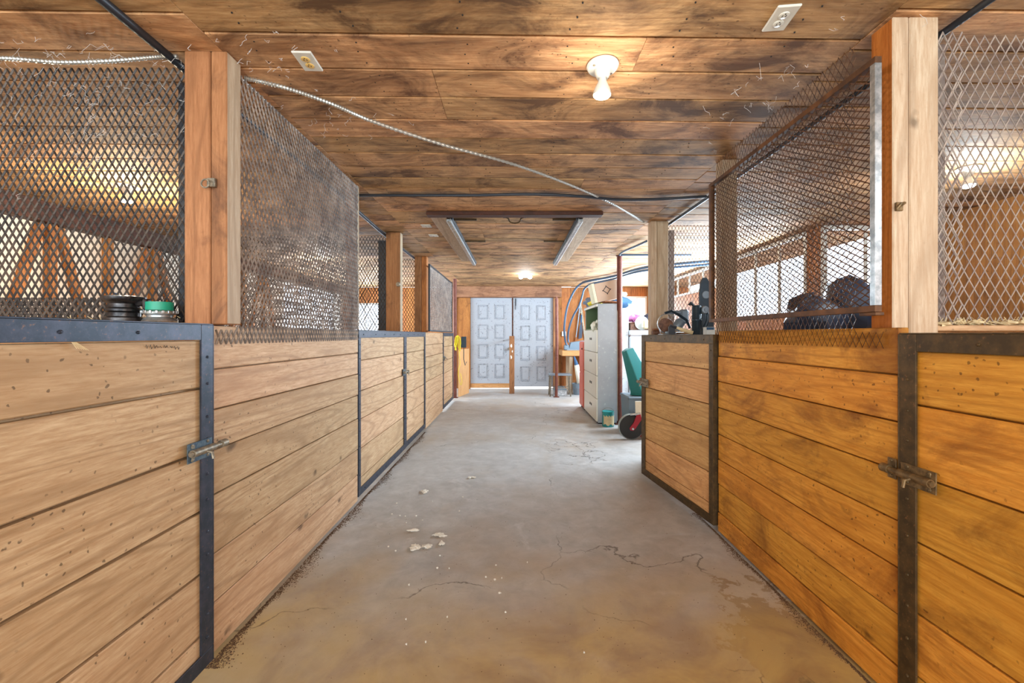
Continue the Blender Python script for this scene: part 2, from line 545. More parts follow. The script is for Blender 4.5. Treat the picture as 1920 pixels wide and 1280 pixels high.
    def prism(s, poly, axis, a0, a1):
        """poly of 2D points extruded along axis between a0 and a1 (poly coords fill the other two axes in order)"""
        def mk(p, a):
            q = list(p)
            q.insert(axis, a)
            return tuple(q)
        n = len(poly)
        vs = [mk(p, a0) for p in poly] + [mk(p, a1) for p in poly]
        fs = [tuple(range(n))[::-1], tuple(range(n, 2 * n))]
        for k in range(n):
            k2 = (k + 1) % n
            fs.append((k, k2, n + k2, n + k))
        return s.add(vs, fs)

    def build(s, name, mat, parent=None, loc=None, smooth=False, kind=None, label=None, rot=None):
        me = bpy.data.meshes.new(name)
        vs = s.v
        if loc is None:   # put the origin in the middle of the piece
            c = [0.5 * (min(p[i] for p in vs) + max(p[i] for p in vs)) for i in range(3)]
            vs = [(p[0] - c[0], p[1] - c[1], p[2] - c[2]) for p in vs]
            loc = c
        me.from_pydata(vs, [], s.f)
        if isinstance(mat, (list, tuple)):
            for q in mat:
                me.materials.append(q)
        else:
            me.materials.append(mat)
        me.update()
        import bmesh
        bm = bmesh.new()
        bm.from_mesh(me)
        bmesh.ops.recalc_face_normals(bm, faces=bm.faces)
        bm.to_mesh(me)
        bm.free()
        if smooth:
            me.polygons.foreach_set('use_smooth', [True] * len(me.polygons))
            me.set_sharp_from_angle(angle=R(38))
        o = bpy.data.objects.new(name, me)
        COL.objects.link(o)
        o.location = loc
        if rot:
            o.rotation_euler = rot
        if parent:
            o.parent = parent
        if kind:
            o['kind'] = kind
        if label:
            o['label'] = label
        return o


def tag(o, label, cat, group=None, kind=None):
    o['label'] = label
    o['category'] = cat
    if group:
        o['group'] = group
    if kind:
        o['kind'] = kind
    return o


def thing(name, label, cat, loc=(0, 0, 0), rotz=0.0, group=None):
    o = bpy.data.objects.new(name, None)
    o.empty_display_size = 0.1
    o.location = loc
    o.rotation_euler = (0, 0, rotz)
    COL.objects.link(o)
    return tag(o, label, cat, group)


def struct(name, label=None, loc=(0, 0, 0), rotz=0.0):
    o = bpy.data.objects.new(name, None)
    o.location = loc
    o.rotation_euler = (0, 0, rotz)
    COL.objects.link(o)
    o['kind'] = 'structure'
    if label:
        o['label'] = label
        o['category'] = 'structure'
    return o


def bx(name, mat, lo, hi, parent=None, ch=0.003, **k):
    return MB().box(lo, hi, ch).build(name, mat, parent, **k)


def at(px, py, Y):
    return Vector(((px - 965) / F * Y, Y, CAMH + (628 - py) / F * Y))


def on_ceil(px, py, z=CEIL):
    Y = (z - CAMH) * F / (628 - py)
    return Vector(((px - 965) / F * Y, Y, z))


def catmull(pts, n=8):
    pts = [Vector(p) for p in pts]
    P = [pts[0]] + pts + [pts[-1]]
    out = []
    for i in range(1, len(P) - 2):
        for t in range(n):
            u = t / n
            a, b, c, d = P[i - 1], P[i], P[i + 1], P[i + 2]
            out.append(0.5 * ((2 * b) + (c - a) * u + (2 * a - 5 * b + 4 * c - d) * u * u + (3 * b - a - 3 * c + d) * u ** 3))
    out.append(pts[-1])
    return out


def expanded(mb, u0, u1, z0, z1, cw, chh, place, sw=0.0019, th=0.0010):
    """expanded metal sheet: diamonds cw wide, chh high; place(u, z, t) -> point. sw half strand width, th half thickness"""
    nu = max(1, round((u1 - u0) / cw))
    nz = max(1, round((z1 - z0) / chh))
    cw = (u1 - u0) / nu
    chh = (z1 - z0) / nz
    L = math.hypot(cw, chh)
    for j in range(nz * 2):
        za, zb = z0 + j * chh / 2, z0 + (j + 1) * chh / 2
        for i in range(nu * 2):
            ua, ub = u0 + i * cw / 2, u0 + (i + 1) * cw / 2
            if (i + j) % 2:
                a, b = (ua, zb), (ub, za)
            else:
                a, b = (ua, za), (ub, zb)
            du, dz = b[0] - a[0], b[1] - a[1]
            l = math.hypot(du, dz)
            ex, ez = du / l * sw * .5, dz / l * sw * .5
            nx, nz_ = -dz / l * sw, du / l * sw
            tw = th * 1.6 * (1 if (i + j) % 2 else -1)
            vs = []
            for (p, sg) in ((a, -1), (b, 1)):
                for (q, t) in ((1, -th + tw), (1, th + tw), (-1, th - tw), (-1, -th - tw)):
                    vs.append(place(p[0] + ex * sg + nx * q, p[1] + ez * sg + nz_ * q, t))
            mb.add(vs, [(0, 1, 5, 4), (1, 2, 6, 5), (2, 3, 7, 6), (3, 0, 4, 7)])
    return mb


def mesh_obj(name, mat, parent, axis, plane, u0, u1, z0, z1, cw=0.030, chh=0.053, sw=0.0022, curl=0.0, seed=0):
    """axis 0: the sheet lies in the plane x = plane (u runs along y); axis 1: y = plane (u along x)"""
    rng = random.Random(seed)
    ph = [rng.uniform(0, 6.28) for _ in range(4)]

    def place(u, z, t):
        w_ = 0.004 * math.sin(u * 5 + ph[0]) * math.sin(z * 6 + ph[1]) + curl
        return (plane + t + w_, u, z) if axis == 0 else (u, plane + t + w_, z)
    return expanded(MB(), u0, u1, z0, z1, cw, chh, place, sw).build(name, mat, parent)


# ============================================================ STRUCTURE
fl = MB().box((-4.1, -3.0, -0.12), (4.1, 10.0, 0)).build('floor', M_FLOOR, loc=(0, 0, 0))
fl['kind'] = 'structure'
gr = MB().box((-14, -14, -0.30), (14, 24, -0.14)).build('ground', M_GRAVEL, loc=(0, 0, 0))
gr['kind'] = 'structure'

ceil = struct('ceiling', 'low ceiling of brown stained pine boards')
sb = bx('subfloor', M_SHADOWBACK, (-4.1, -3.0, CEIL + 0.022), (4.1, 10.1, CEIL + 0.10), ceil, ch=0)
PW = 0.208


def ceil_run(x0, x1, off, joints):
    k = -21
    while True:
        y = 1.603 + off + PW * k
        k += 1
        if y > 9.9:
            break
        if y < -2.9:
            continue
        far = y > 6.3
        cuts = [x0] + ([] if far else [j for j in joints if random.random() < 0.35]) + [x1]
        for a, b in zip(cuts, cuts[1:]):
            t = random.uniform(0, 0.003)
            m = MB()
            th = math.tan(R(1.03))
            g = 0.0048
            zt = CEIL + 0.02
            zb = CEIL + t
            ya0, ya1 = y + a * th + g, y + PW + a * th - g
            yb0, yb1 = y + b * th + g, y + PW + b * th - g
            c = 0.003
            prof = lambda s0, s1: [(s0, zt), (s0, zb + c), (s0 + c, zb), (s1 - c, zb), (s1, zb + c), (s1, zt)]
            A = [(a + .001, p, q) for p, q in prof(ya0, ya1)]
            B = [(b - .001, p, q) for p, q in prof(yb0, yb1)]
            n = 6
            m.add(A + B, [tuple(range(n)), tuple(range(n, 2 * n))[::-1]] + [(i, (i + 1) % n, n + (i + 1) % n, n + i) for i in range(n)])
            m.build('plank', W_CEIL, ceil)


ceil_run(-1.155, 1.32, 0.0, [-0.35, 0.5])
ceil_run(-4.05, -1.155, -0.095, [-2.6])
ceil_run(1.32, 4.05, -0.155, [2.7])
nm = MB()
for k in range(-2, 36):
    y = 1.603 + PW * k
    for xj in (-1.0, -0.6, -0.19, 0.22, 0.62, 1.03):
        for q in (0.2, 0.5, 0.78):
            x = xj + random.uniform(-.02, .02)
            yy = y + PW * q + x * math.tan(R(1.03)) + random.uniform(-.01, .01)
            nm.lathe([(0.0032, CEIL - 0.0004), (0.0032, CEIL + 0.003)], Matrix.Translation((x, yy, 0)), 6)
nm.build('nail_heads', M_DARKSLOT, ceil, kind='stuff')

# --- left outer wall: pale panels between brown studs with diagonal braces
wl = struct('wall_left', 'pale panelled outer wall with brown studs and diagonal braces')
bx('panel', M_WHITEWALL, (-4.10, -3, 0), (-4.03, 7.4, 2.2), wl, ch=0)
bx('panel', M_WHITEWALL, (-4.10, 9.6, 0), (-4.03, 10, 2.2), wl, ch=0)
bx('panel', M_WHITEWALL, (-4.10, 7.4, 0), (-4.03, 9.6, 1.3), wl, ch=0)
bx('top_beam', W_DARK, (-4.10, -3, 2.2), (-3.92, 10, CEIL - .001), wl)
y = -2.6
i = 0
while y < 7.2:
    bx('stud', W_BROWN, (-4.03, y, 0), (-3.96, y + .06, 2.199), wl)
    if i % 2 == 0:
        m = MB()
        z0, z1 = 0.9, 2.19
        d = 0.42
        m.prism([(y + .07, z1), (y + .13, z1), (y + .07 + d, z0), (y + .01 + d, z0)], 0, -4.028, -3.975)
        m.build('brace', W_BROWN, wl)
    else:
        m = MB()
        m.prism([(y + .45, 2.19), (y + .51, 2.19), (y + .13, 0.9), (y + .07, 0.9)], 0, -4.028, -3.975)
        m.build('brace', W_BROWN, wl)
    y += 0.52
    i += 1

# --- right outer wall: brown boards, window band further on
wr = struct('wall_right', 'brown boarded outer wall with a long bright window further back')
y = -3.0
while y < 4.25:
    bx('board', W_BROWN, (4.02, y, 0), (4.05, y + .198, CEIL - .001), wr)
    y += 0.2
bx('sheathing', M_SHADOWBACK, (4.05, -3, 0), (4.10, 4.3, CEIL), wr, ch=0)
x = 3.12
while x < 4.0:
    bx('board', W_BROWN, (x, 4.33, 0), (x + .178, 4.36, 1.50), wr)
    x += 0.18
y = 4.36
while y < 9.95:
    y1 = min(y + .198, 9.99)
    if y > 4.5 and y < 8.7:
        bx('board', W_BROWN, (3.12, y, 0), (3.16, y1, 1.45 if y < 6.4 else 1.98), wr)
    else:
        bx('board', W_BROWN, (3.12, y, 0), (3.16, y1, CEIL - .001), wr)
    y += 0.2


def window(name, label, axis, plane, u0, u1, z0, z1, nmul):
    r = struct(name, label)

    def b(nm_, a0, a1, c0, c1, t=0.03, mat=M_WHITE):
        lo = (plane - t, a0, c0) if axis == 0 else (a0, plane - t, c0)
        hi = (plane + t, a1, c1) if axis == 0 else (a1, plane + t, c1)
        bx(nm_, mat, lo, hi, r, ch=0.004)
    b('window_frame', u0, u1, z0, z0 + .04)
    b('window_frame', u0, u1, z1 - .04, z1)
    b('window_frame', u0, u0 + .04, z0 + .04, z1 - .04)
    b('window_frame', u1 - .04, u1, z0 + .04, z1 - .04)
    for i in range(1, nmul):
        u = u0 + (u1 - u0) * i / nmul
        b('muntin', u - .012, u + .012, z0 + .04, z1 - .04, 0.015)
    b('pane', u0 + .04, u1 - .04, z0 + .04, z1 - .04, 0.003, M_GLASS)
    return r


window('window_1', 'bright window low band on the right outer wall', 0, 3.14, 4.56, 6.56, 1.45, 2.36, 4)
window('window_6', 'bright glazed screen across the end of the near right stall', 1, 4.345, 3.125, 4.02, 1.505, 2.36, 2)
window('window_2', 'bright high window on the right outer wall', 0, 3.14, 6.56, 8.76, 1.98, 2.36, 4)
window('window_3', 'bright muntined window at the right of the far wall', 1, 10.03, 1.95, 3.10, 1.35, 2.16, 5)
window('window_4', 'bright window at the far end of the left outer wall', 0, -4.06, 7.4, 9.6, 1.3, 2.2, 4)
window('window_5', 'bright window at the left of the far wall', 1, 10.03, -3.9, -2.75, 1.3, 2.0, 3)

# --- back wall of vertical boards with openings
wb = struct('wall_back', 'far wall of vertical brown boards')
holes = [(-1.03, 0.90, 0.0, 2.13), (1.95, 3.10, 1.35, 2.16), (-3.9, -2.75, 1.3, 2.0)]
x = -4.1
while x < 4.1:
    x1 = x + 0.2
    # split boards at hole edges
    for (h0, h1, _, _) in holes:
        if x < h0 < x1 - .01 and h0 - x > .01:
            x1 = h0
        if x < h1 < x1 - .01 and h1 - x > .01:
            x1 = h1
    segs = [(0, CEIL - .001)]
    for (h0, h1, z0, z1) in holes:
        if x >= h0 - .005 and x1 <= h1 + .005:
            segs = [s_ for s_ in ((0, z0), (z1, CEIL - .001)) if s_[1] - s_[0] > .02]
    for (z0, z1) in segs:
        bx('board', W_BROWN, (x + .001, 10.0, z0), (x1 - .001, 10.03 + random.uniform(0, .004), z1), wb)
    x = x1
hb = bx('trim_1', W_BEAM, (-1.42, 9.70, 2.115), (1.07, 9.97, CEIL - .002), ch=0.01)
hb['kind'] = 'structure'
for i, (x0, x1, yy) in enumerate([(-1.30, -1.03, 9.88), (0.895, 1.03, 9.86)]):
    o = bx('trim_%d' % (i + 2), W_POST_L if i else W_BROWN, (x0, yy, 0), (x1, 9.99, 2.114), ch=0.006)
    o['kind'] = 'structure'


def panel_door(name, label, x0, x1, z0, z1, kickboard):
    d = struct(name, label)
    bx('door_leaf', M_DOOR, (x0, 9.94, z0), (x1, 9.985, z1), d, ch=0.004)
    if kickboard:
        bx('kickboard', W_BENCH, (x0, 9.935, 0.02), (x1, 9.975, z0), d)
    cw = (x1 - x0)
    pw = cw * 0.235
    zs = [z0 + 0.10 + (z1 - z0 - 0.18) / 4 * k for k in range(4)]
    ph = (z1 - z0) / 4 * 0.66
    for zc in zs:
        for f in (0.30, 0.70):
            cx = x0 + cw * f
            y0 = 9.94
            a0, a1, b0, b1 = cx - pw / 2, cx + pw / 2, zc + .03, zc + .03 + ph
            m = MB()
            t = 0.02
            # moulding frame
            for lo, hi in (((a0, y0 - .012, b0), (a1, y0, b0 + t)), ((a0, y0 - .012, b1 - t), (a1, y0, b1)),
                           ((a0, y0 - .012, b0 + t), (a0 + t, y0, b1 - t)), ((a1 - t, y0 - .012, b0 + t), (a1, y0, b1 - t))):
                m.box(lo, hi, .004)
            fr = m.build('moulding', M_MOULD, d)
            p = MB()
            i0, i1, j0, j1 = a0 + t + .006, a1 - t - .006, b0 + t + .006, b1 - t - .006
            c = 0.018
            vs = [(i0, y0, j0), (i1, y0, j0), (i1, y0, j1), (i0, y0, j1),
                  (i0 + c, y0 - .009, j0 + c), (i1 - c, y0 - .009, j0 + c), (i1 - c, y0 - .009, j1 - c), (i0 + c, y0 - .009, j1 - c)]
            p.add(vs, [(0, 1, 5, 4), (1, 2, 6, 5), (2, 3, 7, 6), (3, 0, 4, 7), (4, 5, 6, 7)])
            p.build('raised_panel', M_DOOR, d)
    return d


d1 = panel_door('door_1', 'left white panelled door with scuffed paint and a brown kickboard', -1.028, -0.062, 0.125, 2.125, True)
d2 = panel_door('door_2', 'right white panelled door with daylight under it', -0.032, 0.894, 0.05, 2.125, False)
MB().lathe([(0.012, 0), (0.012, .03), (0.03, .04), (0.032, .06), (0.022, .075), (0.0, .078)],
           Matrix.Translation((-0.135, 9.94, 0.93)) @ Matrix.Rotation(R(90), 4, 'X'), 16).build('door_knob', M_BOLT, d1, smooth=True)
o = bx('trim_4', W_DARK, (-0.062, 9.932, 0.0), (-0.0325, 9.99, 2.114), ch=0.004)
o['kind'] = 'structure'
m = MB().box((0.01, 9.925, 1.93), (0.035, 9.938, 2.1), .003)
m.box((0.015, 9.915, 1.84), (0.028, 9.93, 1.96), .003)
m.build('slide_bolt', M_BLACK, d2)

# ============================================================ POSTS
POSTG = None


def post(label, mat, lo, hi, side=None):  # side: light and shade on the X faces, painted as a second wood
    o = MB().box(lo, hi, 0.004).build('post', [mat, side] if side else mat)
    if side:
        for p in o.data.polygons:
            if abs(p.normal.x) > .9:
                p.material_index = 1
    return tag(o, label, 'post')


post('reddish square post behind the near left door, joined to a pale-edged narrow post', W_POST_L,
     (-1.302, 1.68, 0), (-1.2, 1.77, CEIL))
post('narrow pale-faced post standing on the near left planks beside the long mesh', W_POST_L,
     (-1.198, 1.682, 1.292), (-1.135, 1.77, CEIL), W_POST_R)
post('slim reddish post at the far end of the long left mesh panel', W_POST_L, (-1.258, 3.17, 0), (-1.21, 3.215, CEIL))
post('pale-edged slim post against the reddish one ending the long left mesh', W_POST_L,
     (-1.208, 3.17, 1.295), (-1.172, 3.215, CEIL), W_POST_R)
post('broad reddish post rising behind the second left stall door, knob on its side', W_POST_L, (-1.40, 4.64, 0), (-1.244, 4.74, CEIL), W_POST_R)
post('darkened reddish post at the near edge of the framed left mesh gate', W_POST_L, (-1.42, 6.05, 0), (-1.325, 6.16, CEIL))
post('narrow orange post joined to the darkened post by the framed left mesh gate', W_BROWN, (-1.323, 6.06, 0), (-1.25, 6.17, CEIL))
post('pale pine post with a smooth narrow front, left one of the near right pair', W_POST_R, (1.33, 1.5, 0), (1.387, 1.594, CEIL), W_POST_SHADE)
post('knotty pale post with a wavy right edge, right one of the near right pair', W_POST_R, (1.389, 1.5, 0), (1.492, 1.594, CEIL))
post('pale post at the far edge of the framed right mesh gate', W_POST_R, (1.32, 2.72, 0), (1.42, 2.80, CEIL))
post('pale narrow pine post left of the shelf of power tools', W_POST_R, (1.34, 4.19, 0), (1.398, 4.29, CEIL))
post('knotty pale pine post right behind the shelf of power tools', W_POST_R, (1.40, 4.19, 0), (1.51, 4.29, CEIL))

# ============================================================ LOW PARTITIONS AND STALL DOORS


def rivets(mb, pts, s, x=0.0, r=0.0055):
    for (y, z) in pts:
        M = Matrix.Translation((x, y, z)) @ Matrix.Rotation(R(90) * s, 4, 'Y')
        mb.lathe([(r, 0), (r * .85, .003), (r * .3, .0045)], M, 7)


def partition(label, s, X, Y0, Y1, joints, mat, steel=None, cat='partition', warp=0.0):
    t = thing('stall_partition', label, cat, (X, Y0, 0))
    L = Y1 - Y0
    for i, (a, b) in enumerate(zip(joints, joints[1:])):
        d = random.uniform(0, .004)
        tl = random.uniform(-.004, .004)
        m = MB()
        g = .0026
        m.box((-s * d, 0.002, a + g), (-s * (.038), L - .002, b - g), .003)
        m.box((-s * .028, 0.004, a - .012 if i else a), (-s * .036, L - .004, a + .02))
        m.v = [(p[0], p[1], p[2] + (tl * (p[1] / L - .5) if 0 < i < len(joints) - 2 and False else 0)) for p in m.v]
        m.build('plank', mat, t)
    if steel:
        m = MB().box((s * .001, 0, joints[-1] - .055), (s * .007, L, joints[-1] + .002), .001)
        m.build('top_rail', steel, t)
    return t


def stall_door(label, s, X, Y0, L, ztop, joints, wmat, steel, rotz=0.0, latch_far=True, plate=None, bolt=None, latch_z=0.84, x2=None, gap=.003):
    t = thing('stall_door', label, 'stall door', (X, Y0, 0), rotz)
    for a, b in zip(joints, joints[1:]):
        d = 0.004 + random.uniform(0, .003)
        MB().box((-s * d, 0.006, a + gap), (-s * .04, L - .006, b - gap), .003).box((-s * .031, .007, a - (.014 if a > joints[0] else 0)), (-s * .038, L - .007, a + .02)).build('plank', wmat, t)
    z0 = joints[0]
    bw = 0.06
    fr = [('top_rail', (0, 0, ztop - .056), (1, L - bw, ztop)), ('bottom_rail', (0, 0, z0 - .006), (1, L, z0 + .05)),
          ('latch_stile', (0, L - bw, z0 + .05), (1, L, ztop)), ('hinge_stile', (0, 0, z0 + .05), (1, .045, ztop - .056))]
    for n, lo, hi in fr:
        MB().box((-s * .002, lo[1] + .0006, lo[2] + .0006), (s * .005, hi[1] - .0006, hi[2] - .0006), .001).build(n, steel, t)
    # returns of the angle iron over the door's thickness
    MB().box((-s * .042, 0, ztop - .0005), (s * .005, L, ztop + .004), .001).build('cap_rail', steel, t)
    MB().box((-s * .042, -.003, z0 - .006), (s * .005, 0, ztop), .001).build('end_plate', steel, t)
    MB().box((-s * .042, L, z0 - .006), (s * .005, L + .005, ztop), .001).build('end_plate', steel, t)
    rv = MB()
    zz = z0 + .1
    while zz < ztop - .1:
        rivets(rv, [(L - bw / 2, zz)], s, s * .005)
        rivets(rv, [(.022, zz + .05)], s, s * .005)
        zz += random.uniform(.08, .13)
    yy = .1
    while yy < L - .1:
        rivets(rv, [(yy, ztop - .03), (yy + .03, z0 + .02)], s, s * .005)
        yy += random.uniform(.2, .3)
    rv.build('rivets', steel, t, kind='stuff')
    if latch_z is None:
        return t
    # barrel bolt
    plate = plate or M_PLATE
    bolt = bolt or M_BOLT
    e = 1 if latch_far else -1
    ye = L if latch_far else 0
    lz = latch_z
    x0 = s * .006
    lt = MB()
    lt.box((x0, ye - e * .13, lz - .034), (x0 + s * .004, ye - e * .012, lz + .034), .001)
    lp = lt.build('latch', plate, t)
    b = MB()
    b.tube([(x0 + s * .016, ye - e * .125, lz), (x0 + s * .016, ye - e * .02, lz)], .0135, 14)
    b.tube([(x0 + s * .016, ye - e * .132, lz), (x0 + s * .016, ye + e * .05, lz)], .0095, 12)
    b.tube([(x0 + s * .016, ye - e * .07, lz), (x0 + s * .045, ye - e * .07, lz - .008), (x0 + s * .05, ye - e * .07, lz - .03)], .005, 8)
    for q in (-1, 1):
        b.box((x0 + s * .004, ye - e * .115, lz + q * .02 - .006), (x0 + s * .007, ye - e * .1, lz + q * .02 + .006), .001)
        rivets(b, [(ye - e * .11, lz + q * .025), (ye - e * .035, lz + q * .025)], s, x0 + s * .004, .006)
    ob = b.build('bolt', bolt, lp, smooth=True)
    ob.location = Vector(ob.location) - Vector(lp.location)
    kx = s * .0 if x2 is None else x2
    k = MB()
    k.box((kx, ye + e * .012, lz - .034), (kx + s * .004, ye + e * .045, lz + .034), .001)
    k.tube([(x0 + s * .016, ye + e * .016, lz), (x0 + s * .016, ye + e * .044, lz)], .0145, 14)
    rivets(k, [(ye + e * .03, lz - .026), (ye + e * .03, lz + .026)], s, kx + s * .004, .006)
    k.build('keeper', bolt, t, smooth=True)
    return t


JL = [0.045, 0.16, 0.384, 0.609, 0.824, 1.057, 1.235]
JR = [0.045, 0.16, 0.36, 0.587, 0.80, 1.026, 1.20]
PL = [0.012, 0.209, 0.40, 0.629, 0.803, 0.96, 1.117, 1.288]
PR = [0.012, 0.134, 0.31, 0.467, 0.625, 0.793, 0.958, 1.116, 1.278]

stall_door('near left stall door of wide pale boards in a blue-black steel frame', 1, -1.13, 0.22, 1.372, 1.288, JL, W_LEFT, M_STEEL_L, latch_z=0.84, x2=-.03, gap=.0045)
p1 = partition('long left plank partition with a mesh screen on top, between the first two doors', 1, -1.166, 1.602, 3.18, PL, W_LEFT)
stall_door('second left stall door with blue-black steel edges, ending before the open stall', 1, -1.17, 3.19, 1.375, 1.285, JL, W_LEFT, M_STEEL_L, latch_z=0.86)
stall_door('third left stall door with a low kick board, hinged on its far side', 1, -1.175, 4.58, 1.02, 1.285, JL, W_LEFT, M_STEEL_L, latch_far=False, latch_z=None)
partition('far left plank partition below the framed mesh gate', 1, -1.17, 5.62, 6.96, PL, W_LEFT)
stall_door('farthest left stall door near the rusty pole', 1, -1.17, 6.98, 1.14, 1.285, JL, W_LEFT, M_STEEL_L, latch_far=False, latch_z=0.87)
stall_door('near right stall door of orange boards in a rusty steel frame', -1, 1.28, 0.22, 1.196, 1.253, JR, W_RIGHT, M_STEEL_R, plate=M_BOLT_R, bolt=M_BOLT_R, latch_z=0.80)
p2 = partition('long right plank partition of orange boards under the rusty mesh gate', -1, 1.285, 1.428, 2.70, PR, W_RIGHT)
stall_door('far right stall door swung slightly into the aisle, steel latch on its free edge', -1, 1.266, 2.715, 1.035, 1.25, JR, W_TAN, M_STEEL_R,
           rotz=math.atan2(0.148, 1.02), latch_z=0.84, plate=M_BOLT, bolt=M_BOLT)
partition('left plank partition beginning behind the camera, before the near left door', 1, -1.166, -2.4, 0.2, PL, W_LEFT)
partition('right plank partition beginning behind the camera, before the near right door', -1, 1.285, -2.4, 0.2, PR, W_RIGHT)

# mesh above / on the long partitions (children of the partition)
o = mesh_obj('mesh_screen', M_MESH_L, p1, 0, 0.008, 0.172, 1.55, 1.215, 2.345, seed=1)
mesh_obj('mesh_hem', M_MESH_L, p1, 0, 0.008, 0.05, 0.17, 1.215, 1.27, seed=1)
o = mesh_obj('mesh_screen', M_MESH_R, p2, 0, -0.008, 0.17, 1.27, 1.205, 2.345, seed=2)
mesh_obj('mesh_hem', M_MESH_R, p2, 0, -0.008, 0.05, 0.17, 1.205, 1.26, seed=2)
tr = MB()
tr.tube([(0.0, 0.172, 2.345), (0.0, 1.56, 2.345)], .004, 6)
tr.build('mesh_edge', M_MESH_L, p1)

# ============================================================ STALL DIVIDERS (across)


def divider(label, Y, x0, x1, mat, mw, mh, sw, strip=None, sillz=1.30, wood_m=W_DIV, z1=2.345, strip_mat=M_BLACK):
    t = thing('stall_divider', label, 'stall divider', (0, Y, 0))
    z = 0.01
    while z < sillz - .03:
        zz = min(z + .165, sillz - .02)
        MB().box((x0, .0, z), (x1, .035, zz - .003), .003).build('plank', wood_m, t)
        z += .165
    MB().box((x0, -.04, sillz - .02), (x1, .06, sillz), .004).build('sill', W_SILL, t)
    mesh_obj('mesh_screen', mat, t, 1, 0.012, x0 + .003, x1 - .003, sillz + .002, z1, mw, mh, sw, seed=int(Y * 7))
    if strip:
        MB().box((strip[0], .035, sillz + .001), (strip[1], .042, 2.30), .001).build('steel_strip', strip_mat, t)
    return t


dl = divider('near left mesh divider running across to the outer wall, dark steel strip at its end', 1.74, -3.95, -1.305, M_MESH, .030, .0526, .0023,
             strip=(-1.40, -1.31))
# folded band of mesh along the foot of the near divider
mesh_obj('mesh_band', M_MESH, dl, 1, -0.014, -3.9, -1.56, 1.302, 1.40, .030, .0526, .0028, seed=4)
divider('second left mesh divider behind the second stall door, blue-black steel strip at its end', 4.72, -3.95, -1.405, M_MESH, .036, .064, .0022,
        strip=(-1.52, -1.42))
divider('third left mesh divider behind the darkened post', 6.13, -3.95, -1.425, M_MESH_R, .040, .070, .0026)
dr = divider('near right mesh divider of dusty wide-meshed steel beside the pale posts', 1.55, 1.495, 4.0, M_MESH_P, .0375, .068, .0034, sillz=1.285)
m = MB()
expanded(m, 1.497, 1.60, 1.29, 2.34, .0375, .068, lambda u, z, t_: (u + .012, -.012 + t_, z), .0036)
m.build('mesh_band', M_MESH_P, dr)
MB().box((1.498, .035, 1.29), (1.60, .042, 2.33), .001).build('steel_strip', M_MESH_P, dr)
divider('far right mesh divider behind the power tools, doubled mesh at its post edge', 4.24, 1.515, 3.11, M_MESH_R, .034, .06, .0022,
        strip=(1.515, 1.60), strip_mat=M_MESH_P)

# ============================================================ FRAMED MESH GATES


def mesh_gate(label, s, X, Y0, Y1, z0, z1, fm, mm, cw, chh, light_end=None, bar=.012):
    t = thing('mesh_gate', label, 'mesh gate', (X, Y0, z0))
    L, H = Y1 - Y0, z1 - z0
    for n, lo, hi in (('bottom_rail', (-bar, 0, 0), (bar, L, .022)), ('top_rail', (-bar, 0, H - .022), (bar, L, H)),
                      ('far_stile', (-bar, L - .03, .022), (bar, L, H - .022))):
        MB().box(lo, hi, .001).build(n, fm, t)
    MB().box((-bar, 0, .022), (bar, .022, H - .022), .001).build('near_stile', light_end or fm, t)
    mesh_obj('mesh_sheet', mm, t, 0, s * 0.0, .012, L - .012, .012, H - .012, cw, chh, .0026, seed=9)
    return t


g1 = mesh_gate('rusty framed mesh gate hung over the long right partition, polished near edge', -1, 1.245, 1.46, 2.71, 1.33, 2.205, M_MESH_R, M_MESH_R, .044, .025,
               light_end=M_GALV)
MB().box((-.010, .0, -.012), (.02, .07, -.001), .001).build('corner_bracket', M_MESH_R, g1)
mesh_gate('far left mesh gate in a black frame above the far plank partition', 1, -1.19, 5.93, 8.08, 1.30, 2.24, M_BLACK, M_MESH_L, .053, .05)

# hasp ring on the left post and hook on right post
h = MB().box((-1.205, 1.668, 1.83), (-1.172, 1.68, 1.865), .002)
h.tube([(-1.2 + .016 * math.cos(a), 1.655 + .01 * math.sin(a) * 0, 1.838 + .016 * math.sin(a)) for a in [i * 2 * math.pi / 14 for i in range(15)]], .0035, 7)
tag(h.build('hasp', M_BOLT, smooth=True), 'small rusty hasp ring on the near left post', 'hasp')
h = MB().tube([(1.345, 1.495, 1.70), (1.343, 1.47, 1.705), (1.325, 1.462, 1.70), (1.318, 1.47, 1.685)], .005, 8)
h.box((1.335, 1.491, 1.685), (1.36, 1.5, 1.715), .002)
tag(h.build('hook', M_BOLT_R, smooth=True), 'small steel hook on the near right post beside the mesh gate', 'hook')
h = MB().lathe([(0.0, .0), (.022, .004), (.026, .02), (.016, .03), (.016, .06)], Matrix.Translation((-1.262, 4.60, 1.80)) @ Matrix.Rotation(R(-90), 4, 'X'), 14)
tag(h.build('round_knob', M_BOLT, smooth=True), 'round grey knob on the broad reddish left post', 'knob')

# ============================================================ PIPES AND CABLES


def pipe(name, pts, r, mat, label, cat, n=10, sm=True):
    return tag(MB().tube(pts, r, n).build(name, mat, smooth=sm), label, cat)


